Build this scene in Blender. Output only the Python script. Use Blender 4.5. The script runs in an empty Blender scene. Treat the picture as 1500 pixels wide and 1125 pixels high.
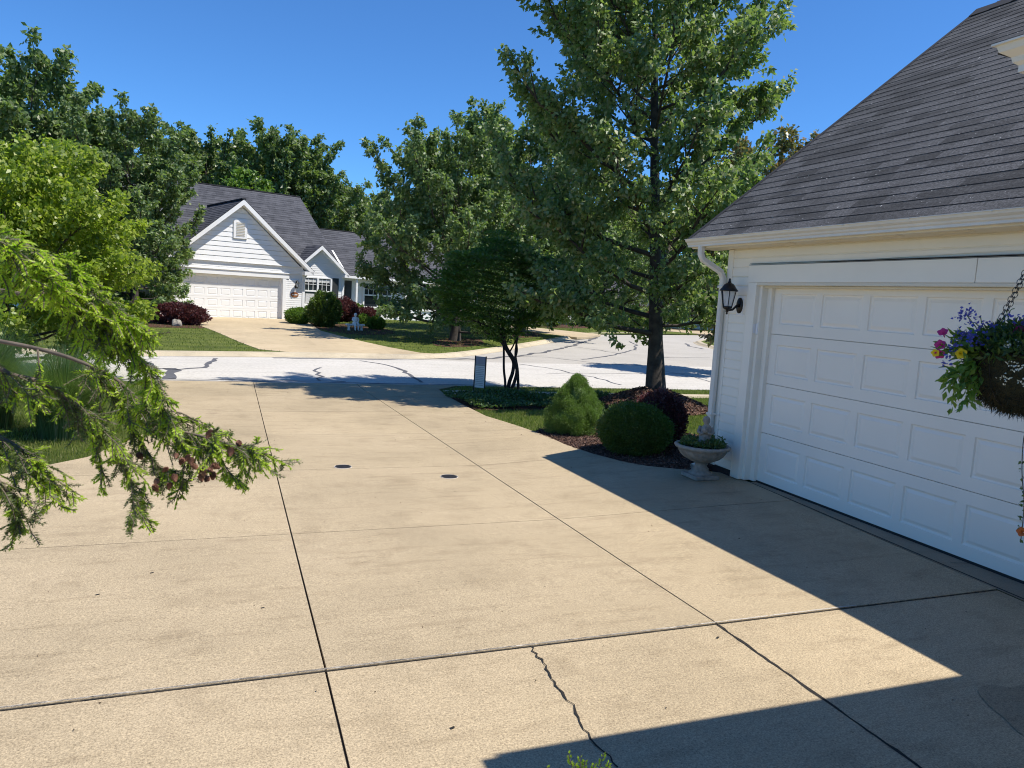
import bpy, math, random
import numpy as np
from mathutils import Vector, Matrix
R_ = math.radians
scene = bpy.context.scene

# ------------------------------------------------------------------ camera
FPX, PITCH, ROLL, YAW, CH = 1079.04, 0.11487, -0.05972, 0.36547, 1.81
cy_, sy_ = math.cos(YAW), math.sin(YAW)
FW = np.array([sy_*math.cos(PITCH), cy_*math.cos(PITCH), -math.sin(PITCH)])
rt_ = np.array([cy_, -sy_, 0.0]); dn_ = np.cross(FW, rt_)
RT = math.cos(ROLL)*rt_ + math.sin(ROLL)*dn_
DN = -math.sin(ROLL)*rt_ + math.cos(ROLL)*dn_
CAM = np.array([0.0, 0.0, CH])
cd = bpy.data.cameras.new('camera'); cam = bpy.data.objects.new('camera', cd)
scene.collection.objects.link(cam); scene.camera = cam
cd.sensor_width = 36; cd.lens = 36*FPX/1500; cd.clip_start = .05; cd.clip_end = 1500
m = Matrix(((RT[0], -DN[0], -FW[0], 0), (RT[1], -DN[1], -FW[1], 0), (RT[2], -DN[2], -FW[2], CH), (0, 0, 0, 1)))
cam.matrix_world = m
cd.dof.use_dof = True; cd.dof.focus_distance = 11; cd.dof.aperture_fstop = 12

# ------------------------------------------------------------------ light
SUNV = Vector((.46, -.31, 1.0)).normalized()      # towards the sun
wd = bpy.data.worlds.new('World'); scene.world = wd; wd.use_nodes = True
nt = wd.node_tree; bg = nt.nodes['Background']
sky = nt.nodes.new('ShaderNodeTexSky'); sky.sky_type = 'NISHITA'; sky.sun_disc = False
sky.sun_elevation = math.asin(SUNV.z); sky.sun_rotation = math.atan2(SUNV.x, SUNV.y)
sky.air_density = .8; sky.dust_density = .0; sky.ozone_density = 5.0; sky.altitude = 0
tn = nt.nodes.new('ShaderNodeMix'); tn.data_type = 'RGBA'; tn.blend_type = 'MULTIPLY'; tn.inputs[0].default_value = 1
nt.links.new(sky.outputs[0], tn.inputs[6]); tn.inputs[7].default_value = (.70, 1.20, 1.62, 1)      # a deep clear blue
nt.links.new(tn.outputs[2], bg.inputs[0]); bg.inputs[1].default_value = .09
sl = bpy.data.lights.new('sun', 'SUN'); sl.energy = 5.0; sl.angle = R_(.5); sl.color = (1, .94, .84)
so = bpy.data.objects.new('sun', sl); scene.collection.objects.link(so)
so.rotation_euler = SUNV.to_track_quat('Z', 'Y').to_euler()
scene.view_settings.view_transform = 'Standard'; scene.view_settings.look = 'None'
scene.view_settings.exposure = 0.36; scene.view_settings.gamma = 1
scene.cycles.filter_width = 1.05; scene.cycles.max_bounces = 6; scene.cycles.transparent_max_bounces = 8

# ------------------------------------------------------------------ ground shape
def lerp(y, xs, ys): return np.interp(y, xs, ys)
def hz(x, y):
    b = lerp(y, [-50, 3.3, 16.2, 23.5, 39, 400], [-.03, -.03, -.37, -.37, -.03, -.03])
    s = np.clip((np.asarray(x)-2.7)/2.3, 0, 1); t = 1-np.clip((np.asarray(y)-8)/4, 0, 1)
    k = s*t
    return b*(1-k) + (-.03)*k
def ray(px, py):
    d = FW*FPX + RT*(px-750) + DN*(py-562.5); return d/np.linalg.norm(d)
def gp(px, py, off=.02):
    d = ray(px, py); t = 3.0
    if d[2] > -.004: return CAM + d*200
    for _ in range(60):
        z = float(hz(t*d[0], t*d[1]))+off; t = t+.6*((z-CH)/d[2]-t)
    return CAM + d*t
def atf(px, py, fw): return CAM + fw*(FW + RT*(px-750)/FPX + DN*(py-562.5)/FPX)
def V(a): return Vector((float(a[0]), float(a[1]), float(a[2])))

# ------------------------------------------------------------------ mesh helpers
class MB:
    def __init__(s): s.v = []; s.f = []; s.uv = {}; s.mi = []; s.cm = 0; s.sm = []; s.smooth = False
    def add(s, vs, fs):
        o = len(s.v); s.v += [tuple(map(float, p)) for p in vs]
        for f in fs: s.f.append(tuple(i+o for i in f)); s.mi.append(s.cm); s.sm.append(s.smooth)
        return o
    def box(s, a, b):
        x0, y0, z0 = a; x1, y1, z1 = b
        s.add([(x0,y0,z0),(x1,y0,z0),(x1,y1,z0),(x0,y1,z0),(x0,y0,z1),(x1,y0,z1),(x1,y1,z1),(x0,y1,z1)],
              [(0,3,2,1),(4,5,6,7),(0,1,5,4),(1,2,6,5),(2,3,7,6),(3,0,4,7)])
    def bbox(s, a, b, e=.004):      # box with chamfered edges
        a = np.array(a, float); b = np.array(b, float); e = min(e, .45*min(abs(b-a)))
        vs = []; idx = {}
        for i in (0,1):
            for j in (0,1):
                for k in (0,1):
                    c = np.where([i,j,k], b, a); sg = np.where([i,j,k], -1, 1)
                    for ax in range(3):
                        p = c + sg*e; p[ax] = c[ax]
                        idx[(i,j,k,ax)] = len(vs); vs.append(p)
        fs = []
        for ax in range(3):
            o = [q for q in range(3) if q != ax]
            for sd in (0,1):
                q = []
                for (p1,p2) in ((0,0),(1,0),(1,1),(0,1)):
                    t = [0,0,0]; t[ax] = sd; t[o[0]] = p1; t[o[1]] = p2; q.append(idx[(*t, ax)])
                fs.append(q)
            for p1 in (0,1):
                for p2 in (0,1):
                    t = [0,0,0]; t[o[0]] = p1; t[o[1]] = p2; t2 = t[:]; t2[ax] = 1
                    fs.append([idx[(*t,o[0])], idx[(*t2,o[0])], idx[(*t2,o[1])], idx[(*t,o[1])]])
        for i in (0,1):
            for j in (0,1):
                for k in (0,1): fs.append([idx[(i,j,k,q)] for q in range(3)])
        s.add(vs, fs)
    def tube(s, pts, rad, n=8, cap=True, ry=1.0):
        pts = [np.array(p, float) for p in pts]
        if np.isscalar(rad): rad = [rad]*len(pts)
        rings = []; up = np.array([0,0,1.0]); prev = None
        for i, p in enumerate(pts):
            d = pts[min(i+1, len(pts)-1)]-pts[max(i-1, 0)]; L = np.linalg.norm(d); d = d/L if L > 1e-9 else up
            if prev is None:
                r = np.cross(d, up if abs(d[2]) < .95 else np.array([1.0,0,0]))
            else: r = prev - d*(prev@d)
            r /= np.linalg.norm(r)+1e-12; prev = r; q = np.cross(d, r)
            rings.append([p + rad[i]*(math.cos(2*math.pi*k/n)*r + ry*math.sin(2*math.pi*k/n)*q) for k in range(n)])
        vs = [v for r in rings for v in r]; fs = []
        for i in range(len(pts)-1):
            for k in range(n):
                a = i*n+k; b = i*n+(k+1) % n; fs.append((a, b, b+n, a+n))
        if cap: fs.append(tuple(range(n-1, -1, -1))); fs.append(tuple((len(pts)-1)*n+k for k in range(n)))
        s.add(vs, fs)
    def lathe(s, prof, c, n=24, jit=0, flute=0, nf=20, cap=True):
        vs = []; fs = []
        for j, (r, z) in enumerate(prof):
            for k in range(n):
                a = 2*math.pi*k/n; rr = r*(1+flute*math.cos(nf*a)) + (random.uniform(-jit, jit) if jit else 0)
                vs.append((c[0]+rr*math.cos(a), c[1]+rr*math.sin(a), c[2]+z))
        for j in range(len(prof)-1):
            for k in range(n):
                a = j*n+k; b = j*n+(k+1) % n; fs.append((a, b, b+n, a+n))
        if cap: fs.append(tuple(range(n-1, -1, -1))); fs.append(tuple((len(prof)-1)*n+k for k in range(n)))
        s.add(vs, fs)
    def prism(s, prof, a, b):       # profile: list of (p,q) offsets; extruded between frames a=(origin,ex,ez), b
        vs = []; n = len(prof)
        for (o, ex, ez) in (a, b):
            o = np.array(o, float); ex = np.array(ex, float); ez = np.array(ez, float)
            vs += [o+ex*p+ez*q for p, q in prof]
        fs = [(i, (i+1) % n, (i+1) % n+n, i+n) for i in range(n)] + [tuple(range(n-1, -1, -1)), tuple(range(n, 2*n))]
        s.add(vs, fs)
    def blob(s, c, r, seed=0, lump=.1, nu=20, nv=12, zmin=None):
        rg = random.Random(seed); ph = [(rg.uniform(0,6.3), rg.uniform(0,6.3), rg.randint(2,4), rg.randint(1,4)) for _ in range(5)]
        vs = []; fs = []
        for j in range(nv+1):
            th = math.pi*j/nv
            for k in range(nu):
                a = 2*math.pi*k/nu; q = 1+lump*sum(math.sin(m_*a+p1)*math.sin(n_*th+p2) for p1,p2,m_,n_ in ph)/2.2
                x, y, z = math.sin(th)*math.cos(a)*q*r[0], math.sin(th)*math.sin(a)*q*r[1], math.cos(th)*q*r[2]
                if zmin is not None: z = max(z, zmin)
                vs.append((c[0]+x, c[1]+y, c[2]+z))
        for j in range(nv):
            for k in range(nu):
                a = j*nu+k; b = j*nu+(k+1) % nu; fs.append((a, a+nu, b+nu, b))
        s.add(vs, fs)
def link(name, me, mats, parent=None, local=False):
    o = bpy.data.objects.new(name, me); scene.collection.objects.link(o)
    for mt in (mats if isinstance(mats, (list, tuple)) else [mats]): me.materials.append(mt)
    if parent is not None:
        o.parent = parent
        if not local:
            r = parent
            off = Vector(r.location)
            if r.parent: off = off + r.parent.location
            me.transform(Matrix.Translation(-off))
    return o
def obj(name, mb, mats, parent=None, local=False, uvf=None, smooth=None, calc=True):
    me = bpy.data.meshes.new(name); me.from_pydata(mb.v, [], mb.f)
    if len(set(mb.mi)) > 1: me.polygons.foreach_set('material_index', mb.mi)
    if smooth: me.polygons.foreach_set('use_smooth', [True]*len(mb.f))
    elif any(mb.sm): me.polygons.foreach_set('use_smooth', mb.sm)
    if uvf:
        uv = me.uv_layers.new(name='uv'); co = []
        for lp in me.loops: co += list(uvf(me.vertices[lp.vertex_index].co))
        uv.data.foreach_set('uv', co)
    me.update()
    if calc:
        import bmesh
        b = bmesh.new(); b.from_mesh(me); bmesh.ops.recalc_face_normals(b, faces=b.faces); b.to_mesh(me); b.free()
    if smooth == 'auto':
        for e in me.edges: pass
        try: me.set_sharp_from_angle(angle=R_(38))
        except Exception: pass
    return link(name, me, mats, parent, local)
def quads(name, verts, nper, mats, parent=None, local=False):
    """verts (n,nper,3) array of loose faces"""
    n = len(verts); me = bpy.data.meshes.new(name)
    me.vertices.add(n*nper); me.vertices.foreach_set('co', verts.reshape(-1).astype(np.float32))
    me.loops.add(n*nper); me.loops.foreach_set('vertex_index', np.arange(n*nper, dtype=np.int32))
    me.polygons.add(n); me.polygons.foreach_set('loop_start', np.arange(0, n*nper, nper, dtype=np.int32))
    me.polygons.foreach_set('loop_total', np.full(n, nper, dtype=np.int32)); me.update(); me.validate()
    return link(name, me, mats, parent, local)
def tag(o, label=None, cat=None, group=None, kind=None):
    if label: o['label'] = label
    if cat: o['category'] = cat
    if group: o['group'] = group
    if kind: o['kind'] = kind
    return o
def thing(name, label, cat, loc, rz=0, group=None):
    o = bpy.data.objects.new(name, None); scene.collection.objects.link(o)
    o.location = V(loc); o.rotation_euler = (0, 0, rz); o.empty_display_size = .1
    return tag(o, label, cat, group)
def dup(root, loc, rz=0, sc=1.0, label=None, group=None):
    c = root.copy(); scene.collection.objects.link(c); c.location = V(loc); c.rotation_euler = (0, 0, rz)
    c.scale = (sc, sc, sc) if np.isscalar(sc) else sc
    for ch in list(root.children):
        k = ch.copy(); scene.collection.objects.link(k); k.parent = c
        for g in ch.children:
            q = g.copy(); scene.collection.objects.link(q); q.parent = k
    if label: c['label'] = label
    if group: c['group'] = group
    return c

# ------------------------------------------------------------------ materials
def newmat(name):
    mt = bpy.data.materials.new(name); mt.use_nodes = True; t = mt.node_tree
    return mt, t, t.nodes['Principled BSDF']
def N(t, typ, **kw):
    n = t.nodes.new(typ)
    for k, v in kw.items():
        if k.startswith('i_'): n.inputs[k[2:].replace('_', ' ')].default_value = v
        else: setattr(n, k, v)
    return n
def coord(t, kind='Object'):
    return t.nodes.new('ShaderNodeTexCoord').outputs[kind]
def geopos(t): return t.nodes.new('ShaderNodeNewGeometry').outputs['Position']
def noise(t, co, scale, detail=4, rough=.55, sx=None):
    if sx is not None:
        mp = N(t, 'ShaderNodeMapping'); mp.inputs['Scale'].default_value = sx; t.links.new(co, mp.inputs[0]); co = mp.outputs[0]
    n = N(t, 'ShaderNodeTexNoise'); n.inputs['Scale'].default_value = scale; n.inputs['Detail'].default_value = detail
    n.inputs['Roughness'].default_value = rough; t.links.new(co, n.inputs['Vector']); return n.outputs['Fac']
def ramp(t, fac, stops):
    r = N(t, 'ShaderNodeValToRGB'); e = r.color_ramp.elements
    while len(e) < len(stops): e.new(.5)
    for k, (p, c) in enumerate(stops):
        e[k].position = p; e[k].color = (*c, 1) if not np.isscalar(c) else (c, c, c, 1)
    t.links.new(fac, r.inputs[0]); return r.outputs[0]
def mix(t, a, b, f, mode='MIX'):
    n = N(t, 'ShaderNodeMix', data_type='RGBA', blend_type=mode)
    for s_, v in (('A', a), ('B', b)):
        i = [q for q in n.inputs if q.name == s_ and q.type == 'RGBA'][0]
        if hasattr(v, 'is_output'): t.links.new(v, i)
        else: i.default_value = (*v, 1)
    fi = n.inputs[0]
    if hasattr(f, 'is_output'): t.links.new(f, fi)
    else: fi.default_value = f
    return [q for q in n.outputs if q.type == 'RGBA'][0]
def math_(t, op, a, b=None, c=None):
    n = N(t, 'ShaderNodeMath', operation=op)
    for i, v in enumerate((a, b, c)):
        if v is None: continue
        if hasattr(v, 'is_output'): t.links.new(v, n.inputs[i])
        else: n.inputs[i].default_value = v
    return n.outputs[0]
def bump(t, p, h, st=.3, dist=.01):
    b = N(t, 'ShaderNodeBump'); b.inputs['Strength'].default_value = st; b.inputs['Distance'].default_value = dist
    t.links.new(h, b.inputs['Height']); t.links.new(b.outputs[0], p.inputs['Normal'])
def plain(name, col, rough=.5, var=.12, scale=6, metal=0, bmp=0, spec=.5):
    mt, t, p = newmat(name); co = coord(t)
    f = noise(t, co, scale, 5)
    a = tuple(c*(1-var) for c in col); b = tuple(min(1, c*(1+var)) for c in col)
    t.links.new(ramp(t, f, [(.3, a), (.7, b)]), p.inputs['Base Color'])
    p.inputs['Roughness'].default_value = rough; p.inputs['Metallic'].default_value = metal
    p.inputs['Specular IOR Level'].default_value = spec
    if bmp: bump(t, p, noise(t, co, scale*12, 3), bmp, .005)
    return mt
def leafmat(name, cols, rough=.42, trans=.28, tcol=None, spec=.5):
    mt, t, p = newmat(name)
    g = t.nodes.new('ShaderNodeNewGeometry'); k = len(cols)
    c = ramp(t, g.outputs['Random Per Island'], [(i/(k-1), cc) for i, cc in enumerate(cols)])
    big = noise(t, coord(t), 1.1, 3)
    c = mix(t, c, ramp(t, big, [(.3, .78), (.7, 1.0)]), 1.0, 'MULTIPLY')
    t.links.new(c, p.inputs['Base Color']); p.inputs['Roughness'].default_value = rough
    p.inputs['Specular IOR Level'].default_value = spec
    tr = N(t, 'ShaderNodeBsdfTranslucent')
    tc = mix(t, c, tcol or (.35, .55, .06), .35); tc = mix(t, tc, (1.5, 1.6, 1.1), 1.0, 'MULTIPLY')
    t.links.new(tc, tr.inputs[0])
    ms = N(t, 'ShaderNodeMixShader'); ms.inputs[0].default_value = trans
    t.links.new(p.outputs[0], ms.inputs[1]); t.links.new(tr.outputs[0], ms.inputs[2])
    t.links.new(ms.outputs[0], t.nodes['Material Output'].inputs[0]); return mt

def concrete(name, base, dark, light, speck=.5):
    mt, t, p = newmat(name); g = geopos(t)
    c = ramp(t, noise(t, g, .55, 5, .6), [(.25, dark), (.5, base), (.75, light)])
    c = mix(t, c, ramp(t, noise(t, g, 2.6, 6, .7), [(.3, (.72, .70, .68)), (.48, (1, 1, 1)), (1, (1.03, 1.02, 1))]), .55, 'MULTIPLY')
    c = mix(t, c, ramp(t, noise(t, g, 1.0, 6, .65, sx=(1.6, 9, 1)), [(.28, (.70, .68, .66)), (.47, (1, 1, 1))]), .7, 'MULTIPLY')
    c = mix(t, c, ramp(t, noise(t, g, 150, 2, .6), [(.3, (.62, .60, .58)), (.5, (1, 1, 1)), (.75, (1.22, 1.2, 1.16))]), speck, 'MULTIPLY')
    c = mix(t, c, ramp(t, noise(t, g, 100, 4, .85), [(.34, (.48, .46, .44)), (.5, (1, 1, 1)), (.66, (1.42, 1.40, 1.36))]), speck, 'MULTIPLY')
    c = mix(t, c, ramp(t, noise(t, g, 34, 4, .8, sx=(.6, 2.0, 1)), [(.3, (.88, .87, .86)), (.5, (1, 1, 1)), (.7, (1.05, 1.04, 1.03))]), speck, 'MULTIPLY')
    vs = N(t, 'ShaderNodeTexVoronoi'); vs.inputs['Scale'].default_value = 1.3; t.links.new(g, vs.inputs['Vector'])
    c = mix(t, c, (.14, .10, .08), math_(t, 'MULTIPLY', ramp(t, vs.outputs['Distance'], [(.0, 1.0), (.022, 0.0)]), .8))
    sp_ = N(t, 'ShaderNodeSeparateXYZ'); t.links.new(g, sp_.inputs[0]); cb_ = N(t, 'ShaderNodeCombineXYZ')
    t.links.new(math_(t, 'FLOOR', math_(t, 'DIVIDE', math_(t, 'SUBTRACT', sp_.outputs[0], .44), 2.24)), cb_.inputs[0]); t.links.new(math_(t, 'FLOOR', math_(t, 'DIVIDE', math_(t, 'SUBTRACT', sp_.outputs[1], 1.15), 2.265)), cb_.inputs[1])
    wn_ = N(t, 'ShaderNodeTexWhiteNoise', noise_dimensions='2D'); t.links.new(cb_.outputs[0], wn_.inputs['Vector'])
    c = mix(t, c, ramp(t, wn_.outputs['Value'], [(0, (.95, .95, .95)), (1, (1.04, 1.035, 1.03))]), 1.0, 'MULTIPLY')
    c = mix(t, c, ramp(t, noise(t, g, 1.7, 5, .6), [(.60, (1, 1, 1)), (.74, (.80, .79, .78))]), .7, 'MULTIPLY')
    t.links.new(c, p.inputs['Base Color']); p.inputs['Roughness'].default_value = .9; p.inputs['Specular IOR Level'].default_value = .25
    hh = math_(t, 'ADD', noise(t, g, 110, 3, .7), math_(t, 'MULTIPLY', noise(t, g, 60, 3, .7, sx=(.15, 2, 1)), .8))
    bump(t, p, hh, .35, .004); return mt
def asphalt(name, a, b, white):
    mt, t, p = newmat(name); g = geopos(t)
    c = ramp(t, noise(t, g, .4, 4), [(.3, a), (.7, b)])
    c = mix(t, c, ramp(t, noise(t, g, 16, 4, .8), [(.3, (.55, .54, .53)), (.5, (.98, .98, .98)), (.72, (1.2, 1.2, 1.2))]), white, 'MULTIPLY')
    c = mix(t, c, ramp(t, noise(t, g, 1.2, 6, .7, sx=(.4, 3, 1)), [(.3, (.78, .77, .76)), (.5, (1, 1, 1))]), .6, 'MULTIPLY')
    t.links.new(c, p.inputs['Base Color']); p.inputs['Roughness'].default_value = .9; p.inputs['Specular IOR Level'].default_value = .2
    bump(t, p, noise(t, g, 60, 3, .8), .5, .01); return mt
def lawn(name, a, b, c2, stripes=0):
    mt, t, p = newmat(name); g = geopos(t)
    c = ramp(t, noise(t, g, .8, 5, .6), [(.25, a), (.55, b), (.8, c2)])
    c = mix(t, c, ramp(t, noise(t, g, 28, 4, .8), [(.3, (.45, .5, .4)), (.5, (1, 1, 1)), (.7, (1.35, 1.3, 1.1))]), .7, 'MULTIPLY')
    if stripes:
        w = N(t, 'ShaderNodeTexWave', wave_type='BANDS', bands_direction='Y'); w.inputs['Scale'].default_value = .28
        w.inputs['Distortion'].default_value = .6; w.inputs['Detail'].default_value = 2; t.links.new(g, w.inputs['Vector'])
        c = mix(t, c, ramp(t, w.outputs['Fac'], [(.35, (.82, .86, .8)), (.65, (1.12, 1.1, 1.0))]), stripes, 'MULTIPLY')
    t.links.new(c, p.inputs['Base Color']); p.inputs['Roughness'].default_value = .8; p.inputs['Specular IOR Level'].default_value = .2
    bump(t, p, noise(t, g, 40, 4, .8), 1, .04); return mt
def mulch():
    mt, t, p = newmat('mulch'); g = geopos(t)
    v = N(t, 'ShaderNodeTexVoronoi'); v.inputs['Scale'].default_value = 38; t.links.new(g, v.inputs['Vector'])
    c = ramp(t, v.outputs['Color'], [(.2, (.035, .016, .010)), (.5, (.09, .045, .03)), (.85, (.2, .115, .085))])
    t.links.new(c, p.inputs['Base Color']); p.inputs['Roughness'].default_value = .95; p.inputs['Specular IOR Level'].default_value = .15
    bump(t, p, v.outputs['Distance'], 1, .03); return mt
def shingles(name, a, b, cw=.32, rh=.14, painted_glints=True):
    mt, t, p = newmat(name); uv = coord(t, 'UV')
    sp = N(t, 'ShaderNodeSeparateXYZ'); t.links.new(uv, sp.inputs[0])
    row = math_(t, 'FLOOR', math_(t, 'DIVIDE', sp.outputs[1], rh))
    wob = math_(t, 'MULTIPLY', math_(t, 'FRACT', math_(t, 'MULTIPLY', math_(t, 'SINE', math_(t, 'MULTIPLY', row, 12.9898)), 43.7)), 3.1)
    col = math_(t, 'FLOOR', math_(t, 'ADD', math_(t, 'DIVIDE', sp.outputs[0], cw), wob))
    cb = N(t, 'ShaderNodeCombineXYZ'); t.links.new(col, cb.inputs[0]); t.links.new(row, cb.inputs[1])
    wn = N(t, 'ShaderNodeTexWhiteNoise', noise_dimensions='2D'); t.links.new(cb.outputs[0], wn.inputs['Vector'])
    mp = N(t, 'ShaderNodeMapping'); mp.inputs['Scale'].default_value = (1/1.1, 1/.30, 1); t.links.new(uv, mp.inputs[0])
    soft = noise(t, mp.outputs[0], 1.9, 3, .5)
    f = math_(t, 'ADD', math_(t, 'MULTIPLY', wn.outputs['Value'], .35), math_(t, 'MULTIPLY', soft, .65))
    c = ramp(t, f, [(.33, a), (.6, b)])
    c = mix(t, c, ramp(t, noise(t, uv, 42, 4, .85), [(.36, (.35, .35, .36)), (.5, (1, 1, 1)), (.64, (2.0, 2.0, 2.0))]), .9, 'MULTIPLY')
    fr = math_(t, 'FRACT', math_(t, 'DIVIDE', sp.outputs[1], rh))
    c = mix(t, c, (.012, .012, .014), math_(t, 'MULTIPLY', ramp(t, fr, [(.93, 0.0), (.98, 1.0)]), ramp(t, noise(t, uv, 9, 3), [(.35, .25), (.6, .95)])))  # shadow at each course's butt edge painted in as a thin dark line
    if painted_glints:
        vo = N(t, 'ShaderNodeTexVoronoi'); vo.inputs['Scale'].default_value = 17; t.links.new(uv, vo.inputs['Vector'])
        c = mix(t, c, (.8, .8, .78), ramp(t, noise(t, uv, 30, 2, .6), [(.715, 0.0), (.74, 1.0)]))  # sun glints on the granules, painted into the colour as pale specks
    t.links.new(c, p.inputs['Base Color']); p.inputs['Roughness'].default_value = .85; p.inputs['Specular IOR Level'].default_value = .3
    bump(t, p, noise(t, uv, 160, 3), .5, .004); return mt

M = {}
M['concrete'] = concrete('driveway_concrete', (.42, .34, .225), (.345, .28, .185), (.465, .378, .255), .8)
M['concrete2'] = concrete('far_concrete', (.47, .38, .25), (.40, .32, .215), (.52, .42, .28), .3)
M['curb'] = concrete('curb_concrete', (.50, .43, .31), (.38, .33, .25), (.58, .50, .37), .4)
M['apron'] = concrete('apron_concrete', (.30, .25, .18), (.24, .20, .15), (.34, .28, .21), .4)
M['gap'] = plain('joint_dirt', (.018, .015, .012), .95, .3, 30)
M['lip'] = plain('worn_edge', (.5, .45, .38), .95, .3, 60)
M['chip'] = asphalt('chip_seal', (.50, .475, .43), (.56, .53, .485), .6)
M['side'] = asphalt('side_street', (.39, .365, .325), (.45, .42, .375), .35)
M['tar'] = plain('tar', (.10, .10, .11), .7, .3, 8)
M['lawn'] = lawn('lawn', (.065, .085, .014), (.10, .13, .022), (.14, .16, .04))
M['lawn2'] = lawn('far_lawn', (.08, .105, .02), (.12, .15, .03), (.165, .185, .055), .8)
M['mulch'] = mulch()
M['shingle'] = shingles('roof_shingles', (.037, .037, .038), (.086, .085, .087))
M['shingle2'] = shingles('far_roof_shingles', (.045, .047, .056), (.078, .080, .092), .45, .20, False)
M['cap'] = plain('ridge_cap', (.02, .02, .025), .8, .2, 30)
M['vinyl'] = plain('white_vinyl', (.90, .845, .73), .45, .03, 2)
M['vinyl2'] = plain('bright_vinyl', (.84, .84, .84), .5, .02, 2)
M['cream'] = plain('cream_soffit', (.76, .69, .55), .5, .04, 3)
M['door'] = plain('door_paint', (.92, .85, .74), .38, .025, 1.5)
M['gutter'] = plain('gutter_paint', (.74, .70, .62), .4, .05, 3)
M['black'] = plain('black_iron', (.012, .012, .013), .42, .3, 30, metal=.3)
M['bark'] = plain('bark', (.055, .045, .037), .9, .45, 9, bmp=.8)
M['bark2'] = plain('dark_bark', (.035, .025, .022), .9, .4, 12, bmp=.8)
M['stone'] = plain('cast_stone', (.29, .26, .215), .9, .3, 14, bmp=.6)
M['white_stone'] = plain('white_statue', (.8, .8, .78), .6, .08, 14)
M['rubber'] = plain('door_seal', (.01, .01, .012), .6, .2, 20)
M['iron'] = plain('cover_iron', (.055, .055, .06), .55, .35, 60, metal=.5)
M['shutter'] = plain('dark_shutter', (.03, .035, .04), .6, .2, 5)
M['copper'] = plain('copper', (.45, .17, .07), .4, .25, 8, metal=.5)
M['curtain'] = plain('curtain', (.6, .6, .6), .9, .15, 12)
mt, t, p = newmat('window_glass'); p.inputs['Base Color'].default_value = (.02, .025, .03, 1); p.inputs['Roughness'].default_value = .08; M['glass'] = mt
mt, t, p = newmat('lamp_glass'); p.inputs['Base Color'].default_value = (.75, .78, .8, 1); p.inputs['Roughness'].default_value = .25; p.inputs['Alpha'].default_value = .45; M['lampglass'] = mt
M['maple'] = leafmat('maple_leaves', [(.07, .12, .04), (.115, .185, .06), (.17, .25, .085), (.25, .31, .14), (.36, .35, .20)], .48, .32, (.38, .55, .08), .5)
M['maple2'] = leafmat('far_maple_leaves', [(.065, .115, .042), (.11, .175, .065), (.165, .24, .095), (.27, .30, .16)], .48, .32, (.38, .55, .08), .5)
M['backleaf'] = leafmat('woodland_leaves', [(.065, .11, .04), (.11, .165, .055), (.165, .22, .08), (.24, .27, .13)], .42, .3)
M['redleaf'] = leafmat('reddish_leaves', [(.08, .14, .04), (.12, .18, .05), (.17, .21, .07), (.25, .15, .07), (.14, .20, .06)], .42, .25, (.5, .3, .08))
M['yellowleaf'] = leafmat('yellow_green_leaves', [(.10, .16, .02), (.16, .235, .025), (.26, .33, .045), (.38, .42, .08)], .40, .4, (.5, .65, .05))
M['darkleaf'] = leafmat('burning_bush_leaves', [(.025, .065, .012), (.04, .105, .016), (.06, .15, .025)], .5, .25)
M['box'] = leafmat('boxwood_leaves', [(.045, .085, .015), (.07, .125, .02), (.10, .16, .03)], .45, .2)
M['brightbush'] = leafmat('bright_bush_leaves', [(.06, .12, .018), (.10, .19, .02), (.14, .24, .035)], .45, .25)
M['spruce'] = leafmat('dwarf_spruce_needles', [(.07, .14, .022), (.12, .21, .035), (.18, .28, .05)], .5, .2)
M['blue'] = leafmat('blue_spruce_needles', [(.09, .15, .15), (.13, .21, .21), (.19, .28, .27)], .5, .1, (.2, .3, .3))
M['purple'] = leafmat('barberry_leaves', [(.05, .018, .022), (.085, .025, .03), (.13, .045, .045), (.05, .03, .03)], .45, .2, (.3, .05, .06))
M['groundcover'] = leafmat('ground_cover_leaves', [(.03, .07, .02), (.06, .12, .035), (.10, .16, .06)], .5, .2)
M['grass'] = leafmat('grass_blades', [(.075, .10, .014), (.125, .165, .025), (.19, .22, .045), (.27, .26, .11)], .5, .3)
M['orngrass'] = leafmat('fountain_grass_blades', [(.03, .07, .02), (.06, .13, .04), (.10, .18, .06), (.22, .22, .12)], .4, .25)
M['needle'] = leafmat('hemlock_needles', [(.065, .09, .03), (.11, .145, .045), (.18, .21, .085)], .42, .3)
M['newneedle'] = leafmat('hemlock_new_growth', [(.26, .38, .025), (.40, .52, .045), (.56, .66, .09)], .45, .45, (.5, .75, .05))
M['twig'] = plain('hemlock_bark', (.13, .10, .075), .85, .35, 30)
M['cone'] = plain('hemlock_cone', (.20, .09, .055), .7, .35, 60)
M['moss'] = plain('moss_liner', (.03, .03, .012), .95, .6, 22, bmp=1)

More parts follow.
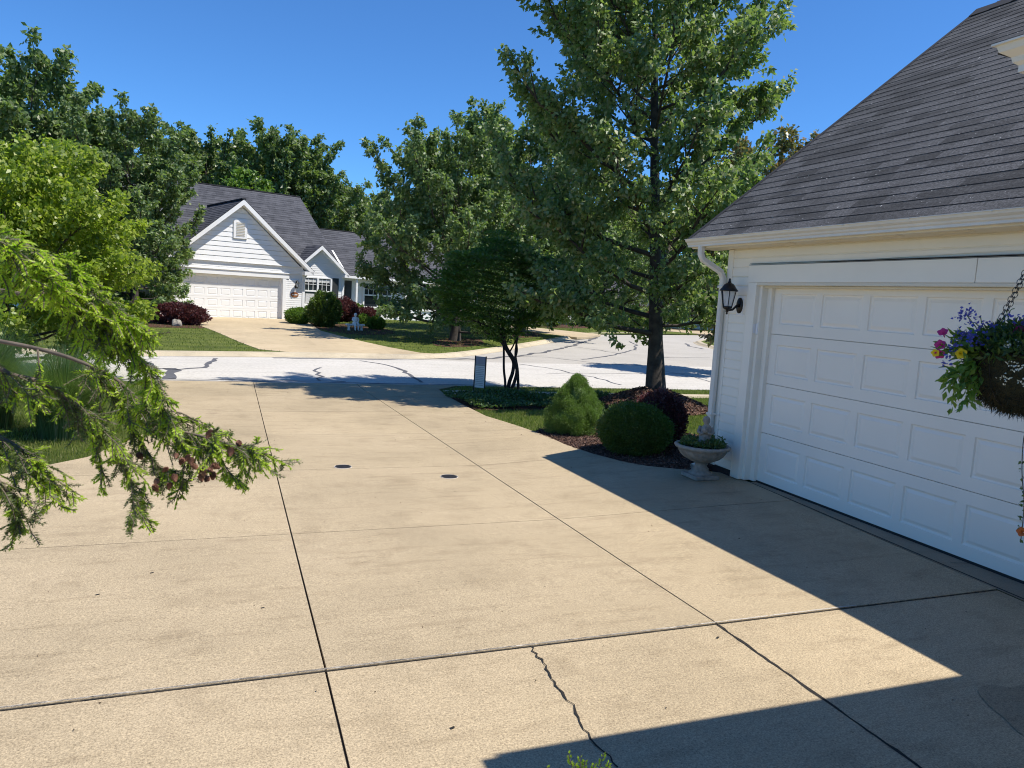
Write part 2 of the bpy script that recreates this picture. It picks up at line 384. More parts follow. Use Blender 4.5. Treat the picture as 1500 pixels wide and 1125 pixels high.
# ------------------------------------------------------------------ sheets laid on the ground
def clip(poly, a, b, c):             # keep a*x+b*y<=c
    out = []; n = len(poly)
    for i in range(n):
        p, q = poly[i], poly[(i+1) % n]; dp = a*p[0]+b*p[1]-c; dq = a*q[0]+b*q[1]-c
        if dp <= 0: out.append(p)
        if dp*dq < 0: s = dp/(dp-dq); out.append((p[0]+s*(q[0]-p[0]), p[1]+s*(q[1]-p[1])))
    return out
def area(p): return .5*sum(p[i][0]*p[(i+1) % len(p)][1]-p[(i+1) % len(p)][0]*p[i][1] for i in range(len(p)))
def cells(mb, poly, xs, ys, zf):
    for i in range(len(xs)-1):
        q = clip(clip(poly, -1, 0, -xs[i]), 1, 0, xs[i+1])
        if len(q) < 3: continue
        for j in range(len(ys)-1):
            r = clip(clip(q, 0, -1, -ys[j]), 0, 1, ys[j+1])
            if len(r) < 3 or abs(area(r)) < 1e-6: continue
            if area(r) < 0: r = r[::-1]
            mb.add([(x, y, zf(x, y)) for x, y in r], [tuple(range(len(r)))])
def skirt(mb, poly, zf, d=.06):
    if area(poly) < 0: poly = poly[::-1]
    n = len(poly)
    for i in range(n):
        p, q = np.array(poly[i]), np.array(poly[(i+1) % n]); L = np.linalg.norm(q-p); k = max(1, int(L/1.0))
        for s in range(k):
            a = p+(q-p)*s/k; b = p+(q-p)*(s+1)/k
            mb.add([(a[0],a[1],zf(*a)-d),(b[0],b[1],zf(*b)-d),(b[0],b[1],zf(*b)),(a[0],a[1],zf(*a))], [(0,1,2,3)])
def sheet(name, poly, off, mat, cell=1.0, sk=.05, **kw):
    poly = [(float(p[0]), float(p[1])) for p in poly]
    xs = [p[0] for p in poly]; ys = [p[1] for p in poly]
    gx = np.linspace(min(xs)-1e-3, max(xs)+1e-3, max(2, int((max(xs)-min(xs))/cell)+2)); gy = np.linspace(min(ys)-1e-3, max(ys)+1e-3, max(2, int((max(ys)-min(ys))/cell)+2))
    mb = MB(); zf = lambda x, y: float(hz(x, y))+off
    cells(mb, poly, gx, gy, zf); skirt(mb, poly, zf, sk)
    return obj(name, mb, mat, calc=False)
def smoothpoly(pts, k=4, closed=True):
    pts = [np.array(p[:2], float) for p in pts]; n = len(pts); out = []
    for i in range(n if closed else n-1):
        p0, p1, p2, p3 = (pts[(i-1) % n], pts[i], pts[(i+1) % n], pts[(i+2) % n]) if closed else (pts[max(i-1,0)], pts[i], pts[i+1], pts[min(i+2,n-1)])
        for s in range(k):
            u = s/k; out.append(.5*((2*p1)+(-p0+p2)*u+(2*p0-5*p1+4*p2-p3)*u*u+(-p0+3*p1-3*p2+p3)*u**3))
    if not closed: out.append(pts[-1])
    return out
def inpoly(P, poly):
    x, y = P[:, 0], P[:, 1]; r = np.zeros(len(P), bool); n = len(poly)
    for i in range(n):
        x1, y1 = poly[i][:2]; x2, y2 = poly[(i+1) % n][:2]
        c = ((y1 > y) != (y2 > y)) & (x < (x2-x1)*(y-y1)/(y2-y1+1e-12)+x1); r ^= c
    return r
def ribbon(mb, pts, w, off, jit=0, seed=0):
    rg = random.Random(seed); L = []; Rr = []
    pts = [np.array(p[:2], float) for p in pts]
    for i, p in enumerate(pts):
        d = pts[min(i+1, len(pts)-1)]-pts[max(i-1, 0)]; d /= np.linalg.norm(d)+1e-9; nn = np.array([-d[1], d[0]])
        ww = (w[i] if not np.isscalar(w) else w)*rg.uniform(1-jit, 1+jit)/2
        a = p+nn*ww; b = p-nn*ww
        L.append((a[0], a[1], float(hz(*a))+off)); Rr.append((b[0], b[1], float(hz(*b))+off))
    vs = L+Rr; n = len(pts); mb.add(vs, [(i, i+n, i+1+n, i+1) for i in range(n-1)])
def wiggle(pts, amp, seg, seed=0):
    rg = random.Random(seed); out = []
    pts = [np.array(p[:2], float) for p in pts]
    for i in range(len(pts)-1):
        d = pts[i+1]-pts[i]; L = np.linalg.norm(d); k = max(1, int(L/seg)); nn = np.array([-d[1], d[0]])/(L+1e-9)
        for s in range(k): out.append(pts[i]+d*s/k+(nn*rg.gauss(0, amp) if (s or i) else 0))
    out.append(pts[-1]); return out

# ------------------------------------------------------------------ scatter helpers
rng = np.random.default_rng(7)
def unit(a): return a/(np.linalg.norm(a, axis=-1, keepdims=True)+1e-9)
def leaves(P, ax, L, W, rg, fold=.25):
    """kite leaves: base P, axis ax, length L, width W"""
    n = len(P); ax = unit(ax); r = unit(np.cross(ax, rg.normal(size=(n, 3)))); nn = np.cross(ax, r)
    L = np.asarray(L).reshape(-1, 1)*np.ones((n, 1)); W = np.asarray(W).reshape(-1, 1)*np.ones((n, 1))
    mid = P+ax*L*.42; f = nn*W*fold
    return np.stack([P, mid+r*W*.5+f, P+ax*L, mid-r*W*.5+f], 1)

# ground sheet
mb = MB()
gx = np.concatenate([[-400, -200, -100, -60, -40, -25], np.arange(-15, 20.1, 1.0), [25, 32, 45, 60, 100, 200, 400]])
gy = np.concatenate([[-100, -50, -20, -8], np.arange(-3, 45, .8), [48, 60, 80, 120, 200, 400, 700]])
vs = [(x, y, float(hz(x, y))) for y in gy for x in gx]; nx = len(gx)
mb.add(vs, [(j*nx+i, j*nx+i+1, (j+1)*nx+i+1, (j+1)*nx+i) for j in range(len(gy)-1) for i in range(nx-1)])
tag(obj('ground', mb, M['lawn'], smooth=True, calc=False), kind='structure')

# ---- driveway
SE = 17.0                                    # street near edge
drive = [(-1.5, 17.15), (-1.35, 16.4), (-1.15, 14), (-1.0, 12), (-1.05, 10.4), (-1.45, 8.9), (-2.2, 7.9), (-3.6, 7.3), (-6, 7.0), (-6, -4), (5.16, -4), (5.01, 3.22), (5.26, 6.35), (5.30, 6.75),
         (5.06, 6.93), (4.8, 7.08), (4.55, 7.3), (4.36, 7.65), (4.24, 8.1), (4.18, 8.8), (4.22, 9.6), (4.20, 10.6), (4.14, 12), (4.2, 13.7), (4.3, 15.3), (4.45, 16.3), (5.1, 17.05)]
JX = [(.40, .60), (2.68, 2.66)]
JY = [1.15, 3.41, 5.67, 7.96, 10.21, 12.53, 14.8]
def driveway():
    mb = MB(); zt = lambda x, y: float(hz(x, y))+.02
    xb = [-6.01, -1.9, .44, 2.68, 5.4]; yb = [-4.01, -1.1] + JY + [17.2]
    tx = {-1.9: .004, .44: .0055, 2.68: .006}
    ty = {3.41: .006}
    for i in range(len(xb)-1):
        for j in range(len(yb)-1):
            x0 = xb[i]+tx.get(xb[i], 0); x1 = xb[i+1]-tx.get(xb[i+1], 0)
            y0 = yb[j]+ty.get(yb[j], .004); y1 = yb[j+1]-ty.get(yb[j+1], .004)
            q = clip(clip(clip(clip(drive, -1, 0, -x0), 1, 0, x1), 0, -1, -y0), 0, 1, y1)
            if len(q) < 3: continue
            kx = max(1, int((x1-x0)/.8)); ky = max(1, int((y1-y0)/.8))
            lift = .006 if yb[j] > 3.3 and yb[j] < 3.5 else 0
            zz = lambda x, y, l=lift: zt(x, y) + l*max(0, 1-(y-3.41)/1.2)
            cells(mb, q, np.linspace(x0, x1, kx+1), np.linspace(y0, y1, ky+1), zz)
            skirt(mb, q, zz, .03)
    mb.cm = 1
    cells(mb, drive, np.arange(-6, 5.6, 1.0), np.arange(-4, 17.8, 1.0), lambda x, y: float(hz(x, y))+.007)
    mb.cm = 0; skirt(mb, drive, lambda x, y: float(hz(x, y))+.012, .05)
    # worn bright lips and spalls along the wide joint
    mb.cm = 2; rg = random.Random(3)
    for k in range(330):
        x = rg.uniform(-3.5, 3.6)
        pts = [(x, 3.395), (x+rg.uniform(.04, .12), 3.393)]
        ribbon(mb, [(x, 3.423+rg.uniform(0,.004)), (x+rg.uniform(.03, .16), 3.423+rg.uniform(0,.004))], rg.uniform(.004, .014), .0275)
    # long crack and smaller ones
    mb.cm = 1
    cr = [gp(*q) for q in [(771, 938), (790, 962), (803, 985), (826, 1020), (842, 1040), (858, 1075), (872, 1092), (890, 1110), (905, 1125)]]
    ribbon(mb, wiggle(cr, .007, .03, 5), .009, .0235, .5, 1)
    ribbon(mb, wiggle([(2.68, 3.40), (2.68, -1)], .0022, .05, 6), .016, .0212, .5, 2)
    ribbon(mb, wiggle([(x, 3.412) for x in np.linspace(-5, 5.0, 12)], .0015, .05, 7), .012, .0215, .6, 3)
    for px, py in [(140, 872), (220, 840), (590, 912), (382, 213*.43+800), (660, 1068), (1050, 935), (665, 720), (760, 690)]:
        q = gp(px, py); ribbon(mb, [q[:2], q[:2]+np.array([.02, .008])], .012, .0236)
    o = obj('driveway', mb, [M['concrete'], M['gap'], M['lip']], calc=False); tag(o, kind='structure')
driveway()
tag(sheet('damp_patch', smoothpoly([gp(*q)[:2] for q in [(1432, 1012), (1452, 1004), (1480, 1008), (1512, 1006), (1530, 1060), (1500, 1078), (1470, 1052), (1450, 1036)]], 4), .0245, concrete('damp_concrete', (.32, .26, .175), (.27, .22, .15), (.35, .29, .19), .8), .5, .001), kind='structure')
# garage apron strip
apr = [(5.33, 6.385), (5.345, 1.68), (4.93, 1.68), (5.035, 3.22), (5.27, 6.40)]
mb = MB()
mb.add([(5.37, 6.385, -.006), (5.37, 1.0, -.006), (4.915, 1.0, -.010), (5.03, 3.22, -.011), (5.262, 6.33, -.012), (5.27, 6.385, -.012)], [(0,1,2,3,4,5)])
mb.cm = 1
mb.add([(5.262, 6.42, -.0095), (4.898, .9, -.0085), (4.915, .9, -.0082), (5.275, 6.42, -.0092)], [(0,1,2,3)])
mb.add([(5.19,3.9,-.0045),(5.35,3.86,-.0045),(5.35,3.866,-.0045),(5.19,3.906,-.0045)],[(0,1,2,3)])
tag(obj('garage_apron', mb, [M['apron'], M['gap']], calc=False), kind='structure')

rg0 = np.random.default_rng(88); n0 = 420
P = np.stack([rg0.uniform(-5, 5, n0), rg0.uniform(1.2, 16, n0)], 1); P = P[inpoly(P, drive)]
P3 = np.column_stack([P, hz(P[:, 0], P[:, 1])+.024]); a0 = rg0.normal(size=P3.shape); a0[:, 2] *= .15
M['litter'] = leafmat('leaf_litter', [(.05, .03, .02), (.12, .07, .04), (.22, .15, .08), (.05, .04, .03)], .9, 0)
tag(quads('leaf_litter', leaves(P3, a0, rg0.uniform(.006, .024, len(P)), rg0.uniform(.003, .010, len(P)), rg0), 4, M['litter']), kind='stuff')
# ---- streets
E = [gp(*q) for q in [(-60, 520), (150, 520.5), (300, 521.5), (395, 522.5), (500, 524), (600, 525.5), (650, 524.5), (690, 521), (725, 516), (760, 510.5), (800, 503.5), (830, 498), (850, 494.5), (866, 491.5)]]
E2 = [gp(*q) for q in [(900, 490), (950, 490.2), (968, 487)]]
E = [e[:2] for e in E]; E[0] = np.array([-60, 21.5]); E = [E[0]]+smoothpoly(E[1:], 3, False)
far = [e[:2] for e in E2]
RC = [gp(*q)[:2] for q in [(1047, 511.5), (1034, 508.5), (1021, 505), (1015, 501.5), (1024, 499.0), (1047, 497.5)]]
street = [(-60, 17.3), (-3, 17.1), (6, 17.05), (14, 16.9), (60, 14)] + [(60, 22), (34, 30)] + [tuple(RC[0])] + [(38, 52), (33, 50.5)] + [tuple(p) for p in far[::-1]] + [tuple(p) for p in E[::-1]]
tag(sheet('street', street, .008, M['side'], 2.0), kind='structure')
chipp = [(-59, 17.34), (-3, 17.14), (6, 17.09), (14, 16.94), (50, 14.7)] + [gp(1100, 538.5)[:2], gp(1000, 536.5)[:2], gp(850, 533)[:2], gp(760, 531.5)[:2], gp(690, 529)[:2], gp(600, 526.2)[:2], gp(400, 523.5)[:2], gp(150, 521.4)[:2], (-59, 21.4)]
tag(sheet('main_road', chipp, .012, M['chip'], 2.0, .002), kind='structure')
mb = MB()
TAR = [([(400, 524), (470, 525), (545, 526), (640, 525), (700, 526), (760, 521), (800, 515), (840, 506), (858, 500), (875, 494)], .35),
       ([(205, 528), (222, 535), (228, 539), (260, 540.5), (296, 538), (309, 530), (316, 524.5)], .30), ([(247, 539), (250, 546), (247, 555)], .55), ([(185, 543), (210, 541.5), (235, 541)], .12),
       ([(527, 528), (566, 534), (586, 541), (604, 550), (618, 560)], .24), ([(470, 538), (463, 543), (474, 551), (468, 557)], .15),
       ([(760, 533), (800, 538), (838, 546), (868, 552), (910, 563.5)], .16), ([(940, 538), (1000, 548), (1040, 559)], .13),
       ([(740, 522), (800, 523), (880, 532), (945, 536), (1000, 541), (1045, 543)], .10), ([(852, 526), (880, 523.5), (905, 518), (928, 512), (932, 505), (922, 500)], .22),
       ([(830, 506), (880, 513), (910, 518)], .10), ([(1005, 503), (1010, 507), (1030, 511)], .3), ([(960, 523), (1040, 524)], .10), ([(800, 546.5), (1040, 547.5)], .08),
       ([(200, 528), (235, 524)], .06), ([(190, 536), (222, 529)], .06)]
for k, (pp, w) in enumerate(TAR):
    ribbon(mb, wiggle([gp(*q)[:2] for q in pp], .05, .35, k), w*.45, .0165, .28, k)
ribbon(mb, wiggle([(-8, 17.3), (-1.5, 17.28), (2, 17.3), (6.3, 17.2)], .03, .3, 44), .07, .0165, .6, 9)
ribbon(mb, wiggle([(-1.3, 17.48), (2.5, 17.5)], .04, .3, 45), .05, .0165, .6, 10)
tag(obj('tar_seams', mb, M['tar'], calc=False), kind='structure')
# far block lawn: raised behind a rolled curb
def offs(line, d):
    out = []; line = [np.array(p[:2], float) for p in line]
    for i, p in enumerate(line):
        q = line[min(i+1, len(line)-1)]-line[max(i-1, 0)]; q /= np.linalg.norm(q); out.append(p+np.array([-q[1], q[0]])*d)
    return out
def curb(name, line, w=.42, hgt=.11):
    mb = MB(); a = [np.array(p[:2]) for p in line]
    prof = [(0, .004), (.10, .035), (.22, hgt), (w, hgt+.012), (w+.02, 0)]
    rows = [offs(a, d) for d, _ in prof]
    for r in range(len(prof)-1):
        for i in range(len(a)-1):
            v = []
            for (rr, ii) in ((r, i), (r, i+1), (r+1, i+1), (r+1, i)):
                q = rows[rr][ii]; v.append((q[0], q[1], float(hz(*q))+.008+prof[rr][1]))
            mb.add(v, [(0, 1, 2, 3)])
    return tag(obj(name, mb, M['curb'], smooth='auto', calc=False), kind='structure')
curb('curb', E); 
lawnpoly = [tuple(p) for p in offs(E, .40)] + [(22.5, 44), (60, 90), (-60, 110), (-60, 30)]
tag(sheet('far_lawn', lawnpoly, .115, M['lawn2'], 2.0), kind='structure')
nl = [gp(866, 490.5)[:2], gp(910, 489.5)[:2], gp(950, 489.5)[:2], gp(950, 485)[:2], gp(885, 476)[:2], (60, 90), (22.6, 44.2)]
curb('curb.001', [gp(862, 491.3)[:2], gp(910, 490.3)[:2], gp(955, 490.3)[:2]])
tag(sheet('corner_lawn', [gp(862, 488.8, .1)[:2], gp(955, 488.6, .1)[:2], (60, 60), (60, 90), (23, 50)], .11, M['lawn2'], 3.0), kind='structure')
curb('curb.002', [tuple(p) for p in RC[::-1]])
rl = [tuple(p) for p in offs(RC[::-1], .38)] + [(60, 25), (60, 44)]
tag(sheet('right_lawn', rl, .10, M['lawn2'], 3.0), kind='structure')
# far driveways
def gpl(px, py): return gp(px, py, .14)[:2]
fdrive = [offs(E, .3)[0]]
fd = [gpl(397, 517.5), gpl(380, 511), gpl(350, 500), (np.array(gpl(318, 486))), gpl(296, 476)]
P0 = np.array([2.29, 39.4, 0.0]); HA = R_(18); HU = np.array([math.cos(HA), math.sin(HA)]); HB = np.array([-math.sin(HA), math.cos(HA)])
def hw(u, b): q = P0[:2]+HU*u+HB*b; return (q[0], q[1])
OF = offs(E, .40); x0_, x1_ = gp(394, 520)[0], gp(645, 524)[0]; front = [tuple(p) for p in OF if x0_ < p[0] < x1_][::-1]
fdrive = [fd[1], fd[2], fd[3], hw(-5.1, -.9), hw(-5.1, .12), hw(.25, .12), hw(.9, -1.0), gpl(470, 484), gpl(520, 497), gpl(570, 508), gpl(615, 516)] + front
tag(sheet('far_driveway', fdrive, .127, M['concrete2'], 2.0, .10), kind='structure')
walk = [hw(1.0, -.9), hw(2.6, -1.9), hw(3.9, -.2), hw(5.0, 1.6), hw(5.9, 1.4), hw(4.8, -1.0), hw(3.0, -3.0), gpl(452, 476)]
nd = [gpl(520, 453), gpl(560, 457.5), gpl(650, 465.5), gpl(767, 478), gpl(880, 489.6), gpl(868, 492.5), gpl(850, 494), gpl(845, 494), gpl(767, 484.5), gpl(650, 471), gpl(560, 463), gpl(520, 459)]
tag(sheet('far_driveway.001', nd, .13, M['concrete2'], 3.0, .10), kind='structure')
nd2 = [gpl(884, 475.5), gpl(952, 485), gpl(968, 484), gpl(1045, 490.5), gpl(1045, 486), gpl(985, 480), gpl(900, 472.5)]
tag(sheet('far_driveway.002', nd2, .128, M['concrete2'], 3.0, .10), kind='structure')
# near sidewalk and bits
tag(sheet('sidewalk', [(4.42, 15.35), (9, 15.2), (30, 14.3), (30, 15.2), (9, 15.95), (4.5, 16.15)], .018, M['curb'], 1.0), kind='structure')

def blades(P, h, w, rg, lean=.35):
    n = len(P); a = rg.uniform(0, 2*np.pi, n); r = np.stack([np.cos(a), np.sin(a), 0*a], 1)
    b = rg.uniform(0, 2*np.pi, n); d = np.stack([np.cos(b), np.sin(b), 0*b], 1)*rg.uniform(0, lean, (n, 1))
    h = h*rg.uniform(.55, 1.15, (n, 1)); up = np.array([0, 0, 1.0])
    return np.stack([P-r*w/2, P+r*w/2, P+(up+d)*h], 1)
def grass(name, poly, n, h, w, off, excl=(), seed=1, mat='grass', lean=.5):
    rg = np.random.default_rng(seed); poly = [(float(p[0]), float(p[1])) for p in poly]
    xs = [p[0] for p in poly]; ys = [p[1] for p in poly]
    P = np.stack([rg.uniform(min(xs), max(xs), n*2), rg.uniform(min(ys), max(ys), n*2)], 1)
    P = P[inpoly(P, poly)]
    for e in excl: P = P[~inpoly(P, e)]
    P = P[:n]; z = hz(P[:, 0], P[:, 1])+off-.005
    P3 = np.column_stack([P, z]); o = quads(name, blades(P3, h, w, rg, lean), 3, M[mat]); return tag(o, kind='stuff')

# beds
bed = smoothpoly([(5.25, 6.98), (4.9, 7.05), (4.55, 7.3), (4.36, 7.65), (4.2, 8.4), (4.2, 9.1), (4.22, 9.9), (4.6, 10.35), (5.2, 10.75), (6.0, 10.25), (6.5, 9.5), (6.8, 8.4), (6.9, 7.1), (6.2, 7.02)], 3)
tag(sheet('mulch_bed', bed, .012, M['mulch'], .4, .03), kind='structure')
cover = smoothpoly([(4.30, 15.25), (4.25, 13.9), (4.25, 12.9), (5.2, 12.9), (6.4, 13.0), (7.4, 13.4), (7.9, 14.4), (7.4, 15.15)], 3)
tag(sheet('mulch_bed.001', cover, .010, M['mulch'], .5, .03), kind='structure')
def chips(name, poly, n, size, seed, off=.014, zf=None):
    rg = np.random.default_rng(seed); xs = [p[0] for p in poly]; ys = [p[1] for p in poly]
    P = np.stack([rg.uniform(min(xs), max(xs), n*2), rg.uniform(min(ys), max(ys), n*2)], 1); P = P[inpoly(P, poly)][:n]
    z = (hz(P[:, 0], P[:, 1])+off) if zf is None else zf(P[:, 0], P[:, 1])
    P3 = np.column_stack([P, z+rg.uniform(0, .012, len(P))]); ax = rg.normal(size=(len(P), 3)); ax[:, 2] *= .35
    o = quads(name, leaves(P3, ax, size*rg.uniform(.4, 1.3, len(P)), size*.35, rg), 4, M['chips']); return tag(o, kind='stuff')
M['chips'] = leafmat('wood_chips', [(.03, .014, .009), (.08, .04, .028), (.15, .085, .06), (.26, .17, .125)], .85, .0)
chips('wood_chips', bed, 26000, .035, 3)
mound_c = atf(955, 590, 15.5)[:2]; MR = 1.25
def mz(x, y):
    d = np.hypot(np.asarray(x)-mound_c[0], (np.asarray(y)-mound_c[1]))/MR
    return hz(x, y) + .02 + .46*np.clip(1-d, 0, 1)**.8*(1+.05*np.sin(7*np.arctan2(y-mound_c[1], x-mound_c[0])))
mb = MB()
for j in range(15):
    for k in range(40):
        r = MR*(1-j/14); a = 2*math.pi*k/40; x, y = mound_c[0]+r*math.cos(a), mound_c[1]+r*math.sin(a)
        mb.v.append((x, y, float(mz(x, y))+random.uniform(-.012, .012)))
mb.f = [(j*40+k, j*40+(k+1) % 40, (j+1)*40+(k+1) % 40, (j+1)*40+k) for j in range(14) for k in range(40)]; mb.mi = [0]*len(mb.f); mb.sm = [True]*len(mb.f)
tag(obj('mulch_mound', mb, M['mulch'], calc=False), kind='structure')
circ = [(mound_c[0]+MR*math.cos(a), mound_c[1]+MR*math.sin(a)) for a in np.linspace(0, 6.28, 30)[:-1]]
chips('wood_chips.001', circ, 7000, .06, 4, zf=mz)
# far mulch beds
def fbed(name, pts): return tag(sheet(name, smoothpoly([gpl(*q) for q in pts], 3), .124, M['mulch'], 2.0, .02), kind='structure')
fbed('mulch_bed.002', [(205, 470), (240, 466), (296, 467), (304, 474), (296, 480), (255, 479), (200, 478)])
fbed('mulch_bed.003', [(440, 468), (475, 474), (530, 474), (575, 484), (570, 489), (520, 489), (480, 484), (455, 477)])
fbed('mulch_bed.004', [(635, 499), (665, 494), (700, 496), (708, 503), (680, 507.5), (640, 506)])
fbed('mulch_bed.005', [(735, 490), (762, 484), (790, 488), (792, 492), (762, 494)])
fbed('mulch_bed.006', [(775, 477), (830, 472), (890, 471), (884, 476), (862, 480), (815, 480)])
fbed('mulch_bed.007', [(560, 455), (640, 460), (700, 467), (700, 464), (640, 457.5), (560, 453)])
fbed('mulch_bed.008', [(985, 478), (1030, 478), (1060, 482), (1030, 484)])

# grass blades
gl = [(4.2, 10.0), (14, 7.6), (14, 15.4), (4.35, 15.3), (4.15, 12)]
grass('lawn_grass', gl, 62000, .055, .011, .0, [bed, cover, circ], 11)
grass('lawn_grass.001', [(4.6, 16.15), (30, 15.2), (30, 15.9), (14, 16.85), (6, 17.0), (5.2, 17.0)], 16000, .06, .014, 0, (), 12)
grass('lawn_grass.002', [(-1.4, 16.6), (-1.2, 14), (-1.05, 12), (-1.1, 10.4), (-1.5, 8.9), (-2.3, 7.95), (-3.7, 7.35), (-6, 7.05), (-9, 17.1)], 60000, .06, .011, 0, (), 13)
sk_ = [fdrive] 
grass('far_lawn_grass', lawnpoly[:len(E)]+[(22.5, 44), (18, 56), (-12, 50), (-40, 30)], 90000, .07, .03, .11, [fdrive, nd], 14)

# ground cover plants
rg = np.random.default_rng(5); P = np.stack([rg.uniform(4.2, 8.0, 14000), rg.uniform(12.85, 15.3, 14000)], 1); P = P[inpoly(P, cover)]
hgt = .05+.13*np.clip(np.sin(P[:, 0]*3.1)*np.cos(P[:, 1]*2.7+1)+.45, 0, 1)*rg.uniform(.3, 1, len(P))
P3 = np.column_stack([P, hz(P[:, 0], P[:, 1])+hgt]); ax = rg.normal(size=P3.shape); ax[:, 2] = abs(ax[:, 2])*.5
keep = rg.uniform(size=len(P)) < np.clip(hgt*9, .15, 1)
tag(quads('ground_cover', leaves(P3[keep], ax[keep], .07, .04, rg), 4, M['groundcover']), kind='stuff')

# ------------------------------------------------------------------ trees
def tree(name, label, loc, H, cr, cb, tr, nlimb, nleaf, leaf, mat, seed, up=.8, group=None, bark='bark', prof=None, twn=6, spread=.16, cat='tree', lean=(0, 0), drape=.5, sub=7, top=.92, asym=0, low=.28):
    rg = np.random.default_rng(seed); root = thing(name, label, cat, loc, 0, group)
    prof = prof or (lambda t: (1-t)**.55*(.55+.45*min(1, t/.25)) if t > 0 else .5)
    tb = MB(); tb.smooth = True
    tp = [np.array([lean[0]*t+.05*math.sin(5*t+seed), lean[1]*t+.05*math.cos(4*t+seed), H*top*t]) for t in np.linspace(0, 1, 12)]
    rr = [tr*(1.35 if i == 0 else 1)*(1-.93*i/11)**1.25 for i in range(12)]
    tb.tube([tp[0]-[0, 0, .15]]+tp, [rr[0]*1.25]+rr, 10)
    lp = []; la = []
    def trunk_at(z): 
        k = min(10.999, max(0, z/(H*top)*11)); i = int(k); return tp[i]+(tp[i+1]-tp[i])*(k-i), rr[i]
    phi = rg.uniform(0, 6.28)
    for i in range(nlimb):
        t = (i+.5)/nlimb; z0 = cb*.75+(H*top*.97-cb*.75)*t**.95; phi += 2.4+rg.uniform(-.4, .4)
        b, br = trunk_at(z0); R1 = cr*max(.12, prof(max(0, (z0-cb)/(H-cb))))*rg.uniform(.72, 1.12)
        ou = np.array([math.cos(phi), math.sin(phi), 0]); R1 *= 1-asym*float(ou@RT); rise = up*R1*rg.uniform(.6, 1.2)*min(1, low+2.2*t)+.15*min(1, 3*t)
        if z0+rise > H: rise = H-z0+rg.uniform(-.1, .25)
        path = []
        for s in np.linspace(0, 1, 7):
            path.append(b+ou*R1*(s**.85)+np.array([0, 0, rise*(s**1.25)])+rg.normal(size=3)*.03*R1*s)
        lr = max(.010, min(br*.42, .02*R1)); 
        tb.tube(path, [lr*(1-.8*s) for s in np.linspace(0, 1, 7)], 5, False)
        ns = max(3, int(sub*R1/cr*1.2)+2)
        for j in range(ns):
            s = .22+.78*(j+rg.uniform(0, .9))/ns; k = min(5.999, s*6); ii = int(k); p = path[ii]+(path[ii+1]-path[ii])*(k-ii)
            d = unit(path[ii+1]-path[ii]); side = np.cross(d, [0, 0, 1.0])*(1 if j % 2 else -1)
            dd = unit(d*.65+side*rg.uniform(.35, 1.0)+np.array([0, 0, rg.uniform(-.15, .65)*up])); l2 = (.42*R1*(1.15-s)+.25)*rg.uniform(.7, 1.25)
            if s > .93: dd = d; 
            sp = [p+dd*l2*q+np.array([0, 0, .12*l2*q*q]) for q in (0, .35, .7, 1)]
            tb.tube(sp, [lr*.45, lr*.32, lr*.2, lr*.1], 4, False)
            for m_ in range(twn):
                q = rg.uniform(.1, 1); tp0 = p+dd*l2*q; td = unit(dd*.5+rg.normal(size=3)*.6+np.array([0, 0, .3*up])); tl = l2*rg.uniform(.25, .6)
                lp.append((tp0, td, tl))
            lp.append((sp[2], dd, l2*.55))
    tw = lp; n = len(tw); T0 = np.array([a for a, _, _ in tw]); TD = np.array([b for _, b, _ in tw]); TL = np.array([c for _, _, c in tw])
    w = TL/TL.sum(); idx = rg.choice(n, nleaf, p=w); s = rg.uniform(0, 1, (nleaf, 1))
    P = T0[idx]+TD[idx]*TL[idx][:, None]*s+rg.normal(size=(nleaf, 3))*spread*np.array([1, 1, .8])*(1.05-.7*s)
    P[:, 2] = np.maximum(P[:, 2], cb*.8)
    out = P-np.array([0, 0, 1.0])*P[:, 2:3]; ax = unit(out)*.4+rg.normal(size=P.shape)*.6-np.array([0, 0, drape])
    obj('trunk', tb, M[bark], root, True, calc=False)
    quads('crown', leaves(P, ax, leaf*rg.uniform(.65, 1.25, nleaf), leaf*.62, rg), 4, M[mat], root, True)
    return root
def gloc(px, py, off=0):
    q = gp(px, py, off); return (q[0], q[1], float(hz(q[0], q[1]))+off)
def fgp(px, fw, off=0):              # ground point below pixel column px at forward distance fw
    q = atf(px, 437+.06*(px-750), fw); return (q[0], q[1], float(hz(q[0], q[1]))+off)

mprof = lambda t: max(.1, (1-t)**.42*(.72+.28*min(1, t/.2)))
tree('maple_tree', 'tall shade maple on a mulch mound beside the near sidewalk', (mound_c[0], mound_c[1], float(mz(*mound_c))-.05), 12.2, 3.15, 1.15, .165, 68, 104000, .108, 'maple', 21, up=.85, prof=lambda t: max(.1, (1-t)**.5*(.74+.26*min(1, t/.25))), spread=.085, sub=10, lean=(-.8, .2), asym=.24)
far_maple = tree('maple_tree', 'maple in its own mulch ring on the far lawn, right of the white statue', gloc(665, 499, .115), 8.0, 4.15, .4, .2, 52, 58000, .17, 'maple2', 33, up=1.15, prof=mprof, spread=.10, asym=.2, low=0)
LM = [(gloc(762, 489, .115), 1.9, 1.28, 'maple farther back on the far lawn, behind the multi-stemmed shrub'),
      (gloc(880, 478, .1), 2.7, 1.05, 'maple standing in front of the cul-de-sac house'), (gloc(1012, 484, .1), 5.0, .7, 'small maple between the mound maple trunk and the garage downspout'),
      (fgp(50, 30, .115), .6, 1.19, 'tall maple at the left edge of the photo, across the street'),
      (fgp(195, 31.5, .115), .35, 1.0, 'maple overhanging the left end of the white garage across the street')]
for lo, rz, sc, lab in LM: dup(far_maple, lo, rz, sc, lab)
tree('red_tipped_maple', 'maple with rusty red leaf tips behind the near garage roof', fgp(1105, 25, .0), 8.0, 2.4, 1.2, .18, 28, 22000, .17, 'redleaf', 51, up=.8, prof=mprof)
